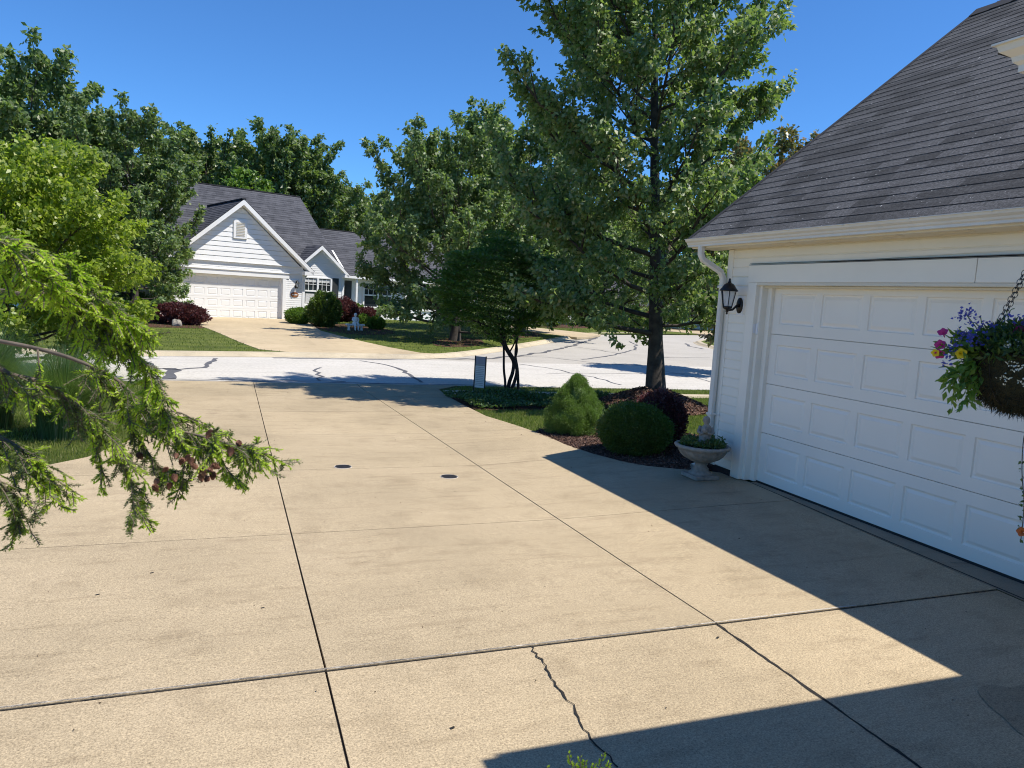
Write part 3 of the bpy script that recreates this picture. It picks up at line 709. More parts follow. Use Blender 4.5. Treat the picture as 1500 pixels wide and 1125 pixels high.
# woodland behind the far house
b1 = tree('woodland_tree', 'spiky crowned tree just right of the left street maple, behind the white house', fgp(300, 60, 0), 13.4, 4.2, 2.0, .3, 34, 22000, .30, 'backleaf', 61, up=1.7, prof=mprof, spread=.17, group='trees behind the white house')
b2 = tree('woodland_tree', 'dense round tree rising behind the middle of the white house roof', fgp(352, 66, 0), 12.6, 5.4, .9, .35, 34, 26000, .32, 'backleaf', 62, up=1.2, prof=mprof, spread=.22, group='trees behind the white house')
BT = [(b1, 398, 58, 15.4, 1.1, 'tall spiky tree behind the peak of the house roof'), (b1, 437, 60, 15.2, 3.0, 'narrow ascending tree behind the right end of the roof ridge'), (b2, 478, 64, 12.6, 0.6, 'rounder tree sloping down behind the right wing roof'),
      (b2, 262, 62, 14.0, 2.0, 'woodland tree half hidden by the left maples'), (b2, 535, 70, 12.4, 4.0, 'paler tree in the gap right of the house'), (b2, 575, 76, 13.0, 5.0, 'far tree seen left of the statue-lawn maple crown'),
      (b1, 640, 74, 14.0, 2.2, 'far tree directly behind the far lawn maple'), (b2, 710, 72, 14.4, 1.4, 'far tree between the two lawn maples'), (b2, 790, 76, 13.4, 3.3, 'far tree behind the shrub tree and cul-de-sac house'),
      (b2, 860, 74, 13.0, 0.2, 'far tree left of the mound maple trunk'), (b1, 925, 76, 12.0, 5.4, 'far tree just left behind the mound maple'), (b2, 1000, 70, 12.0, 2.7, 'far tree between the mound maple and the downspout'),
      (b2, 1070, 66, 11.4, 0.9, 'far tree hidden behind the garage corner'), (b2, 180, 66, 13.6, 3.9, 'woodland tree behind the left maple crowns'), (b2, 90, 62, 13.4, 5.1, 'woodland tree at the far left behind the tallest maple'), (b1, 15, 58, 12.4, .7, 'woodland tree at the left border of the photo')]
for src, px, fw, Ht, rz, lab in BT: dup(src, fgp(px, fw), rz, Ht/(15.5 if src is b1 else 14.6), 'woodland tree: '+lab if not lab.startswith(('woodland')) else lab, 'trees behind the white house')
tree('ash_tree', 'bright green small tree glowing among the dark woodland above the roof', fgp(365, 52, 0), 10.0, 2.3, 2, .15, 18, 9000, .28, 'brightbush', 64, up=.7, prof=mprof, spread=.25)
tree('yellow_green_tree', 'yellow-green leafy tree at the left, behind the hemlock branches', fgp(10, 14.5, 0), 4.45, 2.75, .3, .10, 44, 60000, .105, 'yellowleaf', 71, up=.55, prof=lambda t: max(.12, (1-t)**.45*(.8+.2*min(1, t/.2))), spread=.11)

# multi-stemmed shrub tree (stems follow the photo)
sb = gloc(745, 574, 0); root = thing('burning_bush', 'dark multi-stemmed shrub tree with bare twisting stems beside the narrow sign', 'shrub', sb)
tb = MB(); FWD = float((np.array(sb)-CAM)@FW)
def stem(pts, r0, r1, dd=(0, 0)):
    q = [atf(x, y, FWD+dd[0]+(dd[1]-dd[0])*i/(len(pts)-1)) for i, (x, y) in enumerate(pts)]
    q2 = smooth3(q, 4); tb.tube(q2, list(np.linspace(r0, r1, len(q2))), 7)
def smooth3(pts, k=4):
    pts = [np.array(p, float) for p in pts]; n = len(pts); out = []
    for i in range(n-1):
        p0, p1, p2, p3 = pts[max(i-1, 0)], pts[i], pts[i+1], pts[min(i+2, n-1)]
        for s in range(k):
            u = s/k; out.append(.5*((2*p1)+(-p0+p2)*u+(2*p0-5*p1+4*p2-p3)*u*u+(-p0+3*p1-3*p2+p3)*u**3))
    out.append(pts[-1]); return out
tb.smooth = True
stem([(743, 577), (746, 560), (751, 545), (752, 530), (745, 518), (737, 505), (727, 492), (712, 487), (700, 470)], .05, .022, (0, .3))
stem([(747, 577), (754, 558), (757, 542), (752, 525), (742, 508), (738, 490), (735, 468)], .045, .022, (.05, -.3))
stem([(740, 577), (740, 560), (738, 540), (738, 515), (737, 498), (732, 480), (728, 462)], .032, .02, (-.1, -.2))
stem([(759, 576), (759, 560), (758, 540), (755, 520), (757, 500), (760, 485), (764, 462)], .036, .02, (.15, .4))
stem([(752, 530), (757, 515), (756, 500), (755, 488), (760, 470), (766, 455)], .03, .016, (.1, .3))
stem([(745, 518), (752, 506), (757, 494), (770, 470), (790, 455)], .02, .012, (0, .5))
stem([(737, 505), (733, 490), (722, 470), (715, 455)], .02, .012, (0, -.4)); stem([(727, 492), (715, 478), (690, 468), (675, 455)], .018, .01, (.2, .2))
obj('stems', tb, M['bark2'], root, calc=False)
rg = np.random.default_rng(8); C0 = atf(730, 428, FWD)
n = 42000; d = unit(rg.normal(size=(n, 3))); rad = rg.uniform(.45, 1.0, (n, 1))**.5
lump = 1+.13*np.sin(d[:, :1]*5+1)*np.cos(d[:, 1:2]*4)+.10*np.sin(d[:, 2:]*9+d[:, :1]*6)
P = C0+d*rad*lump*np.array([1.5, 1.4, 1.25]); P = P[P[:, 2] > C0[2]-.9+.25*np.sin(P[:, 0]*4)]
P[:, 2] += .05*np.sin(P[:, 2]*28+3*P[:, 0])
ax = unit(P-C0)*.7+rg.normal(size=P.shape)*.45; ax[:, 2] *= .4
quads('crown', leaves(P, ax, .075, .04, rg), 4, M['darkleaf'], root)

# shrubs as leafy mounds
def bush(name, label, loc, r, n, leaf, mat, seed, lump=.08, lobes=None, group=None, cat='shrub', asp=.6, jit=.03, upz=.5):
    rg = np.random.default_rng(seed); root = thing(name, label, cat, loc, 0, group)
    lobes = lobes or [(0, 0, r[2]*.95, r[0], r[1], r[2])]
    Ps = []; As = []; core = MB()
    tot = sum((l[3]*l[4]+l[4]*l[5]) for l in lobes)
    for k, (cx, cy, cz, rx, ry, rz) in enumerate(lobes):
        m_ = int(n*(rx*ry+ry*rz)/tot); d = unit(rg.normal(size=(m_, 3)))
        ph = rg.uniform(0, 6, 6)
        lu = 1+lump*(np.sin(d[:, :1]*6+ph[0])*np.sin(d[:, 1:2]*6+ph[1])+np.sin(d[:, 2:]*7+ph[2])*np.sin(d[:, :1]*9+ph[3]))+.5*lump*np.sin(d[:, 1:2]*17+ph[4])*np.sin(d[:, :1]*15+d[:, 2:]*13+ph[5])
        P = np.array([cx, cy, cz])+d*(rg.uniform(.84, 1.03, (m_, 1))+jit*rg.normal(size=(m_, 1)))*lu*np.array([rx, ry, rz])
        so = rg.uniform(size=(m_, 1)) < .03; P = np.where(so, P+d*rg.uniform(.02, .09, (m_, 1))*rx*1.6, P)
        P[:, 2] = np.maximum(P[:, 2], .0+rg.uniform(0, .03, len(P)))
        Ps.append(P); As.append(d*.8+rg.normal(size=P.shape)*.55+np.array([0, 0, upz])*.5)
        if k < 3: core.blob((cx, cy, cz), (rx*.88, ry*.88, rz*.88), seed+k, lump*.5, 18, 10, zmin=-cz)
    P = np.concatenate(Ps); A = np.concatenate(As)
    stem_ = MB()
    for k in range(5):
        a = k*1.26; stem_.tube([(.03*math.cos(a), .03*math.sin(a), -.05), (.1*r[0]*math.cos(a), .1*r[1]*math.sin(a), r[2]*.5), (.5*r[0]*math.cos(a), .5*r[1]*math.sin(a), r[2]*1.1)], [.02, .015, .008], 5)
    obj('stems', stem_, M['bark2'], root, True, calc=False)
    o = quads('foliage', leaves(P, A, leaf*rg.uniform(.7, 1.2, len(P)), leaf*asp, rg), 4, M[mat], root, True)
    ci = obj('inner_foliage', core, M[mat], root, True, smooth=True)
    return root
def gl3(px, py, off=0): q = gloc(px, py, off); return q
# dwarf spruce: a cone of knobbly lobes
L = [(0, 0, .20, .36, .36, .22), (0, 0, .5, .2, .2, .25), (0, 0, .72, .08, .08, .12)]; rgz = random.Random(9)
for k in range(190):
    t = rgz.random()**.85; a = rgz.uniform(0, 6.28); R1 = (.37 if t < .28 else .37*(1-(t-.28)/.72)**.75+.015)*rgz.uniform(.88, 1.06); rr = rgz.uniform(.04, .075)*(1.1-.4*t)
    L.append((R1*math.cos(a), R1*math.sin(a), .06+.78*t, rr, rr, rr*1.1))
q = gl3(838, 640); bush('dwarf_spruce', 'bright green conical dwarf spruce at the driveway edge', (q[0]+.17, q[1]+.3, q[2]), (.4, .4, .45), 110000, .020, 'spruce', 3, .10, L, cat='conifer', asp=.3, jit=.16)
q = gl3(934, 675); bush('boxwood_shrub', 'large clipped round boxwood in the near mulch bed beside the stone urn', (q[0]+.17, q[1]+.42, q[2]), (.45, .46, .32), 42000, .026, 'box', 4, .03, jit=.035)
q = gl3(982, 668); bush('barberry_shrub', 'dark purple rounded barberry in shade behind the clipped boxwood', (q[0]+.18, q[1]+.62, q[2]), (.33, .38, .37), 16000, .035, 'purple', 5, .07)
O = .12
bush('barberry_shrub', 'wide purple barberry hedge beside the far driveway, behind the rock', gl3(262, 475, O), (1.05, .6, .42), 9000, .10, 'purple', 6, .09, group=None)
bush('boxwood_shrub', 'bright clipped globe boxwood at the right corner of the far garage', gl3(437, 474, O), (.62, .6, .38), 8000, .06, 'brightbush', 7, .04)
bush('boxwood_shrub', 'small green shrub under the far window, half hidden', hw(1.95, .8)+(.0,), (.45, .35, .42), 4000, .06, 'brightbush', 17, .04)
bush('tall_shrub', 'upright loose green shrub in front of the far window', gl3(474, 478, O), (.68, .6, .78), 9000, .10, 'box', 8, .16)
bush('barberry_shrub', 'tall purple barberry below the far porch railing', gl3(503, 471, O), (.72, .7, .62), 7000, .09, 'purple', 9, .11)
bush('barberry_shrub', 'low purple barberry right of the white statue', gl3(538, 469, O), (.65, .55, .36), 5000, .09, 'purple', 10, .09)
bush('boxwood_shrub', 'low green boxwood at the right end of the statue bed', gl3(551, 482, O), (.40, .35, .30), 4500, .07, 'brightbush', 11, .08)
bush('small_shrub', 'small yellowish shrub directly behind the white statue', gl3(532, 478, O), (.28, .25, .30), 2000, .07, 'brightbush', 12, .1)
bush('small_shrub', 'pale green shrub between the two purple barberries', gl3(523, 468, O), (.35, .3, .45), 2000, .09, 'brightbush', 13, .15)
for k, (px, py, r, mt, lab) in enumerate([(800, 478, (.9, .6, .6), 'box', 'shaded shrub left of the far tree trunk by the cul-de-sac'), (858, 477, (.8, .6, .7), 'brightbush', 'sunlit leafy shrub beside the white house end near the cul-de-sac'),
      (915, 480, (1.5, .8, .8), 'box', 'dark shrub row left of the mound maple trunk'), (935, 480, (1.2, .8, .9), 'purple', 'dark reddish shrub beside the mound maple trunk'), (1018, 481, (.6, .6, .6), 'box', 'rounded shrub near the downspout, in front of the white garage'),
      (1036, 482, (.6, .5, .45), 'purple', 'low dark shrub next to the downspout'), (1003, 481, (1.3, .6, .55), 'blue', 'pale silvery shrub right of the mound maple trunk'), (880, 476, (.6, .5, .5), 'brightbush', 'small shrub at the head of the far corner drive')]):
    bush('far_shrub', lab, gl3(px, py, O), r, 3500, .16, mt, 30+k, .15)

# blue spruce at far garage's left end
q = fgp(268, 37.5, .115); root = thing('blue_spruce', 'young blue spruce behind the purple barberry hedge', 'conifer', q)
rg = np.random.default_rng(12); tb = MB(); tb.tube([(0, 0, 0), (0, 0, 2.8)], [.08, .01], 6); obj('trunk', tb, M['bark'], root, True)
Ps = []; As = []
for lev in range(15):
    z = .15+2.5*lev/15; R1 = 1.35*(1-lev/15.5)
    for k in range(11):
        a = rg.uniform(0, 6.28); d = np.array([math.cos(a), math.sin(a), -.08]); m_ = 130; s = rg.uniform(.15, 1, (m_, 1))
        P = np.array([0, 0, z])+d*R1*s+np.array([0, 0, .22])*s*s+rg.normal(size=(m_, 3))*[.07, .07, .04]; Ps.append(P); As.append(d*.6+rg.normal(size=P.shape)*.6)
P = np.concatenate(Ps); quads('foliage', leaves(P, np.concatenate(As), .10, .03, rg), 4, M['blue'], root, True)

# ornamental grass clump on the left
for k, (px, py, hh, lab) in enumerate([(95, 640, 1.12, 'tall arching fountain grass clump beside the driveway at left'), (-20, 628, 1.3, 'second fountain grass clump at the left border of the photo')]):
    q = gloc(px, py); root = tag(None or thing('fountain_grass', lab, 'grass clump', q), None)
    rg = np.random.default_rng(40+k); n = 8000; a = rg.uniform(0, 6.28, n); lean = rg.uniform(.05, .95, n)**.8; Hh = hh*rg.uniform(.6, 1.12, n)
    base = np.stack([np.cos(a), np.sin(a), 0*a], 1)*rg.uniform(0, .28, (n, 1)); d = np.stack([np.cos(a), np.sin(a), 0*a], 1)
    side = np.stack([-np.sin(a), np.cos(a), 0*a], 1)*.0035; ks = [0, .35, .65, .88, 1.05]; pts = []
    for s in ks: pts.append(base+d*(lean*.85*s**2.2)[:, None]*hh*.75+np.array([0, 0, 1.0])*(Hh*(s-.38*lean*s**3))[:, None])
    vv = np.concatenate([np.stack([pts[i]-side*(1-ks[i]*.9), pts[i]+side*(1-ks[i]*.9), pts[i+1]+side*(1-ks[i+1]*.92), pts[i+1]-side*(1-ks[i+1]*.92)], 1) for i in range(4)])
    quads('blades', vv, 4, M['orngrass'], root, True)
    # seed stalks
    st = MB()
    for j in range(26):
        aa = rg.uniform(0, 6.28); l = rg.uniform(.2, .8); st.tube([(.1*math.cos(aa), .1*math.sin(aa), 0), (.3*l*math.cos(aa), .3*l*math.sin(aa), hh*.7), (l*math.cos(aa), l*math.sin(aa), hh*rg.uniform(.95, 1.25))], [.003, .0025, .0015], 3)
    obj('stalks', st, M['orngrass'], root, True, calc=False)

# ------------------------------------------------------------------ near house
WX, DX, YC = 5.22, 5.35, 7.0
house = thing('house', 'white sided garage wing with dark shingle roof and panelled door in shade at right', 'house', (WX, YC, 0))
def siding(mb, frame, z0, z1, ex, spans, out=.013, lip=.4):
    """lap siding; frame(u, d, z) -> point, d = distance out of the wall; spans(z) -> [(u0,u1)]"""
    n = int(math.ceil((z1-z0)/ex-1e-6))
    for i in range(n):
        a = z0+i*ex; b = min(z1, a+ex); k = a+(b-a)*.82
        sa, sb = spans(a+1e-4), spans(b-1e-4)
        sm = spans((a+b)/2)
        if len(sa) != len(sb): sa = sb = sm
        for (ua, ub), (va, vb) in zip(sa, sb):
            ka = ua+(va-ua)*.82; kb = ub+(vb-ub)*.82
            mb.add([frame(ua, 0, a), frame(ub, 0, a), frame(ub, out, a), frame(ua, out, a), frame(kb, out*.72, k), frame(ka, out*.72, k), frame(vb, 0, b), frame(va, 0, b)],
                   [(0,1,2,3), (3,2,4,5), (5,4,6,7)])
fr_ = lambda y, d, z: (WX-d, y, z)
mb = MB()
siding(mb, fr_, .065, 2.50, .102, lambda z: [(6.615, 6.93)] if z < 2.335 else [(1.66, 6.93)])
# body walls behind
mb.box((5.52, -2, -.3), (5.60, 6.40, 2.58)); mb.box((WX+.001, 6.62, -.3), (5.60, 6.998, 2.56)); mb.box((WX+.001, 1.1, 2.34), (5.6, 6.62, 2.56))
mb.add([(5.23, 7, -.3), (12.3, 7, -.3), (12.3, 7, 2.6), (8.78, 7, 5.6), (5.23, 7, 2.6)], [(0,1,2,3,4)])
siding(mb, lambda x, d, z: (x, 7+d, z), .065, 5.5, .102, lambda z: [(5.27, 12.3)] if z < 2.55 else [(5.23+(z-2.55)*1.2, 12.3-(z-2.55)*1.2)])
mb.add([(12.3, 7, -.3), (12.3, -8, -.3), (12.3, -8, 2.6), (12.3, 7, 2.6)], [(0,1,2,3)])
mb.box((5.225, 6.62, -.25), (5.45, 6.97, .06))
obj('wall', mb, M['vinyl'], house, calc=False)
mb = MB(); mb.bbox((WX-.022, 6.93, .05), (WX+.06, 7.022, 2.50)); obj('corner_post', mb, M['vinyl'], house)
mb = MB(); mb.box((WX-.012, 6.60, -.2), (WX+.1, 6.99, .055)); obj('foundation', mb, M['bark2'], house)
# casing (wrapped post with several returns), header and flashing
mb = MB()
mb.bbox((WX-.038, 6.475, .0), (WX+.13, 6.612, 2.134), .003); mb.bbox((WX+.01, 6.435, .0), (WX+.15, 6.476, 2.134), .003); mb.bbox((WX+.085, 6.372, .0), (WX+.20, 6.436, 2.134), .003)
for y in (6.50,): mb.box((WX-.040, 6.602, .002), (WX-.036, 6.6125, 2.13))
obj('door_casing', mb, M['vinyl'], house)
mb = MB(); mb.bbox((WX-.038, 1.47, .0), (WX+.13, 1.61, 2.134), .003); obj('door_casing', mb, M['vinyl'], house)
mb = MB(); mb.bbox((WX-.040, 4.0, 2.135), (WX+.0, 6.62, 2.318), .002); mb.bbox((WX-.0395, 1.4, 2.135), (WX+.0, 3.995, 2.318), .002)
mb.box((WX-.0, 1.4, 2.136), (WX+.02, 6.61, 2.32)); obj('header_trim', mb, M['vinyl'], house)
mb = MB(); mb.bbox((WX-.036, 1.6, 2.105), (WX+.13, 6.474, 2.133), .003); mb.bbox((WX+.03, 1.6, 2.085), (WX+.15, 6.436, 2.104), .003); obj('head_casing', mb, M['cream'], house)
mb = MB(); mb.bbox((WX-.046, 1.4, 2.320), (WX+.01, 6.625, 2.324), .002); mb.bbox((WX-.028, 1.4, 2.334), (WX+.01, 6.625, 2.339), .002); obj('drip_flashing', mb, plain('grey_flashing', (.30, .30, .29), .5), house)
# garage door, four sections with raised panels
def garage_door_mesh(mb, frame, width, height, rows, cols, pw, ph, w0, ds=.016, side=None):
    """frame(u, d, z), u along the door, d out of the face"""
    sh = height/rows; cwid = width/cols if w0 is None else w0
    us = (width-cols*cwid)/2
    def ring(u0, u1, z0, z1, d0, e, d1):
        A = [(u0, z0), (u1, z0), (u1, z1), (u0, z1)]; B = [(u0+e, z0+e), (u1-e, z0+e), (u1-e, z1-e), (u0+e, z1-e)]
        for i in range(4):
            j = (i+1) % 4; mb.add([frame(A[i][0], d0, A[i][1]), frame(A[j][0], d0, A[j][1]), frame(B[j][0], d1, B[j][1]), frame(B[i][0], d1, B[i][1])], [(0,1,2,3)])
        return u0+e, u1-e, z0+e, z1-e
    g = .0035
    for r in range(rows):
        z0 = r*sh+(g if r else 0); z1 = (r+1)*sh-(g if r < rows-1 else 0)
        pz0 = (z0+z1)/2-ph*sh/2; pz1 = pz0+ph*sh
        for a, b in ((z0, pz0), (pz1, z1)): mb.add([frame(0, 0, a), frame(width, 0, a), frame(width, 0, b), frame(0, 0, b)], [(0,1,2,3)])
        e0 = 0
        for c in range(cols):
            p0 = us+c*cwid+(1-pw)*cwid*.5; p1 = p0+pw*cwid
            mb.add([frame(e0, 0, pz0), frame(p0, 0, pz0), frame(p0, 0, pz1), frame(e0, 0, pz1)], [(0,1,2,3)]); e0 = p1
            q = ring(p0, p1, pz0, pz1, 0, .007, -ds*.7); q = ring(*q, -ds*.7, .012, -ds*.85); q = ring(*q, -ds*.85, .028, -ds*.15)
            mb.add([frame(q[0], -ds*.15, q[2]), frame(q[1], -ds*.15, q[2]), frame(q[1], -ds*.15, q[3]), frame(q[0], -ds*.15, q[3])], [(0,1,2,3)])
        mb.add([frame(e0, 0, pz0), frame(width, 0, pz0), frame(width, 0, pz1), frame(e0, 0, pz1)], [(0,1,2,3)])
        if r: 
            for s, zz in ((1, r*sh+g), (-1, r*sh-g)): mb.add([frame(0, 0, zz), frame(width, 0, zz), frame(width, -.018, r*sh+.001*s), frame(0, -.018, r*sh+.001*s)], [(0,1,2,3)])
mb = MB(); garage_door_mesh(mb, lambda u, d, z: (DX-d, 6.387-u, z+.012), 4.78, 2.122, 4, 8, .86, .60, .578)
mb.box((DX+.02, 1.55, -.01), (DX+.05, 6.40, 2.15))
gd = obj('garage_door', mb, M['door'], house)
mb = MB(); mb.box((DX-.006, 1.61, -.02), (DX+.03, 6.385, .013)); obj('bottom_seal', mb, M['rubber'], gd)
mb = MB(); mb.bbox((WX-.006, 6.440, 1.585), (WX+.05, 6.462, 1.71), .006); mb.bbox((WX-.030, 6.4715, 1.60), (WX+.012, 6.4748, 1.70), .001)
obj('door_keypad', mb, M['vinyl2'], house)
# eaves
mb = MB(); mb.add([(WX-.0, 7.3, 2.502), (WX-.0, 1.75, 2.502), (4.922, 1.75, 2.520), (4.922, 7.3, 2.520)], [(0,1,2,3)])
mb.box((4.918, 1.75, 2.50), (4.938, 7.325, 2.60)); mb.box((4.94, 7.28, 2.505), (5.22, 7.325, 2.60))
mb.add([(4.92,7.28,2.6),(8.93,7.28,5.80),(8.93,7.28,5.60),(4.92,7.28,2.5)],[(0,1,2,3)]); mb.add([(4.92,7.325,2.62),(8.93,7.325,5.82),(8.93,7.325,5.60),(4.92,7.325,2.5)],[(0,1,2,3)])
mb.add([(WX,7.32,2.5),(8.93,7.32,5.55),(8.93,7.0,5.55),(WX,7.0,2.5)],[(0,1,2,3)])
for k in range(9):      # soffit vents
    y = 6.0-.62*k
    for s in range(12): mb.box((4.95+.018*s, y-.16, 2.507+.0), (4.956+.018*s, y+.16, 2.512))
sf = obj('soffit', mb, M['cream'], house, calc=False)
kst = [(0, 0), (.0, .02), (-.012, .030), (-.016, .045), (-.040, .062), (-.046, .082), (-.056, .082), (-.056, .088), (-.040, .088), (-.036, .07), (-.008, .048), (.004, .03), (.008, .006), (.060, .006), (.060, .088), (.066, .088), (.066, 0)]
GX = 4.856
mb = MB(); mb.prism([(p, q) for p, q in kst], ((GX, 7.325, 2.515), (1, 0, 0), (0, 0, 1)), ((GX, 1.75, 2.515), (1, 0, 0), (0, 0, 1)))
mb.add([(GX-.05, 7.323, 2.597), (GX+.062, 7.323, 2.597), (GX+.062, 7.323, 2.517), (GX, 7.323, 2.517), (GX-.012, 7.323, 2.55)], [(0,1,2,3,4)])
gut = obj('gutter', mb, M['gutter'], house)
for k in range(8): 
    mb = MB(); y = 6.95-.66*k; mb.tube([(GX-.058, y, 2.595), (GX-.03, y, 2.595)], .004, 6)
    mb.box((GX-.05, y-.008, 2.6), (GX+.06, y+.008, 2.603)); obj('gutter_hanger', mb, M['gutter'], gut)
# downspout
mb = MB(); mb.smooth = False
DS = [(GX+.03, 7.10, 2.52), (GX+.03, 7.10, 2.43), (GX+.055, 7.09, 2.375), (WX-.10, 7.03, 2.25), (WX-.068, 7.02, 2.18), (WX-.065, 7.02, 2.10), (WX-.065, 7.02, .14), (WX-.085, 7.02, .06), (WX-.25, 7.03, .015)]
def rect_tube(mb, pts, w, d, side):
    side = np.array(side, float); rings = []; pts = [np.array(p, float) for p in pts]
    for i, p in enumerate(pts):
        t = unit(pts[min(i+1, len(pts)-1)]-pts[max(i-1, 0)]); q = np.cross(t, side); c = .2
        rings.append([p+side*w*a+q*d*b for a, b in ((-.5, -.5+c), (-.5, .5-c), (-.5+c, .5), (.5-c, .5), (.5, .5-c), (.5, -.5+c), (.5-c, -.5), (-.5+c, -.5))])
    vs = [v for r in rings for v in r]; mb.add(vs, [(i*8+k, i*8+(k+1) % 8, (i+1)*8+(k+1) % 8, (i+1)*8+k) for i in range(len(pts)-1) for k in range(8)])
rect_tube(mb, DS, .070, .062, (0, 1, 0)); dsp = obj('downspout', mb, M['gutter'], house, smooth='auto')
for z in (2.07, .62):
    mb = MB(); mb.bbox((WX-.105, 6.975, z), (WX-.02, 7.062, z+.028), .003); mb.box((WX-.03, 6.92, z+.004), (WX-.016, 7.0, z+.024)); obj('strap', mb, M['gutter'], dsp)
# roof: stepped shingle courses
def roofplane(mb, uvl, e0, e1, r0, r1, rh, step=.007, shade=None, x0off=0):
    """e0-e1 eave line, r0-r1 ridge line (same sides); courses of height rh"""
    e0, e1, r0, r1 = [np.array(q, float) for q in (e0, e1, r0, r1)]
    L = np.linalg.norm(r0-e0); L = max(L, np.linalg.norm(r1-e1)); 
    ux = unit(e1-e0); nrm = unit(np.cross(e1-e0, r0-e0)); 
    if nrm[2] < 0: nrm = -nrm
    sl = r0-e0; sl = sl-ux*(sl@ux); SL = np.linalg.norm(sl); n = int(math.ceil(SL/rh)); 
    for i in range(n):
        a, b = i/n, (i+1)/n
        A0 = e0+(r0-e0)*a; A1 = e1+(r1-e1)*a; B0 = e0+(r0-e0)*b; B1 = e1+(r1-e1)*b
        mb.add([A0+nrm*step, A1+nrm*step, B1, B0, A0-nrm*.001, A1-nrm*.001], [(0,1,2,3), (4,5,1,0)])
        for P in (A0, A1, B1, B0): pass
        ua0, ua1, ub0, ub1 = [(q-e0)@ux for q in (A0, A1, B0, B1)]
        v0 = i*rh+.001; v1 = (i+1)*rh-.0005
        uvl += [(ua0, v0), (ua1, v0), (ub1, v1), (ub0, v1), (ua0, v1), (ua1, v1), (ua1, v1), (ua0, v1)]
def roofobj(name, planes, rh, mat, parent, local=False, step=.005):
    mb = MB(); uvl = []
    for pl in planes: roofplane(mb, uvl, *pl, rh, step)
    me = bpy.data.meshes.new(name); me.from_pydata(mb.v, [], mb.f); uv = me.uv_layers.new(name='uv')
    uv.data.foreach_set('uv', [c for q in uvl for c in q]); me.update(); return link(name, me, mat, parent, local)
RZ = lambda x: 2.612+.8*(x-4.88)
def RP(x, y, dz=0): return (x, y, RZ(x)+dz)
RX = 8.93; RZZ = RZ(RX)
rf = roofobj('roof', [(RP(4.88, 7.36), RP(4.88, -2.2), RP(RX, 7.36), RP(RX, -2.2)), ((13.0, 7.36, 2.61), (13.0, -2.2, 2.61), (RX+.002, 7.36, RZZ), (RX+.002, -2.2, RZZ)),
    ((2.24, 1.75, 2.665), (2.24, -9, 2.665), (6.29, -2.3, RZZ), (6.29, -9, RZZ)), ((4.88, 1.75, 2.612), (2.24, 1.75, 2.665), (8.93, -2.3, RZZ), (6.29, -2.3, RZZ)), ((10.3, -2.3, 2.61), (10.3, -9, 2.61), (6.292, -2.3, RZZ), (6.292, -9, RZZ))], .142, M['shingle'], house)
mb = MB()
for k in range(34):
    y = 7.36-.28*k; w = .13
    mb.add([(RX-w, y, RZ(RX-w)+.022), (RX, y, RZ(RX)+.035), (RX+w, y, RZ(RX-w)+.022), (RX+w, y-.30, RZ(RX-w)+.014), (RX, y-.30, RZ(RX)+.027), (RX-w, y-.30, RZ(RX-w)+.014)], [(0,1,4,5), (1,2,3,4)])
obj('ridge_cap', mb, M['cap'], rf, calc=False)
mb = MB(); mb.add([RP(4.88, 7.372, .012), RP(8.93, 7.372, .012), RP(8.93, 7.372, -.03), RP(4.88, 7.372, -.03)], [(0,1,2,3)]); mb.add([RP(4.88, 7.372, .012), RP(8.93, 7.372, .012), RP(8.93, 7.31, .010), RP(4.88, 7.31, .010)], [(0,1,2,3)])
obj('rake_edge', mb, M['cap'], rf, calc=False)
# second eave beside the camera: corner gutter with a mitred outer profile
mb = MB(); G2 = 2.236; Y2 = 1.73-.056; gp_ = kst
n_ = len(gp_); v = []
for p_, q_ in gp_: v.append((G2+p_, -9, 2.59+q_))
for p_, q_ in gp_: v.append((G2+p_, Y2-p_, 2.59+q_))
for p_, q_ in gp_: v.append((4.83, Y2-p_, 2.59+q_))
mb.add(v, [(r_*n_+i, r_*n_+(i+1) % n_, (r_+1)*n_+(i+1) % n_, (r_+1)*n_+i) for r_ in (0, 1) for i in range(n_)])
obj('gutter', mb, M['gutter'], house, calc=False)
mb = MB(); XI = G2+.066; YI = Y2-.066
mb.add([(XI, YI, 2.593), (5.22, YI, 2.593), (5.22, 1.10, 2.525), (2.70, 1.10, 2.525)], [(0,1,2,3)]); mb.add([(XI, YI, 2.593), (2.70, 1.10, 2.525), (2.70, -9, 2.525), (XI, -9, 2.593)], [(0,1,2,3)])
mb.box((XI+.001, -9, 2.56), (XI+.02, YI-.02, 2.67)); mb.box((XI+.001, YI-.02, 2.56), (4.84, YI-.001, 2.67)); obj('soffit', mb, M['cream'], house, calc=False)
mb = MB(); siding(mb, lambda y, d, z: (2.70-d, y, z), 0, 2.52, .102, lambda z: [(-9, 1.1)]); siding(mb, lambda x, d, z: (x, 1.1+d, z), 0, 2.52, .102, lambda z: [(2.70, 5.22)])
mb.box((2.71, -9, -.2), (5.2, 1.09, 2.52)); obj('wall', mb, M['vinyl'], house, calc=False)
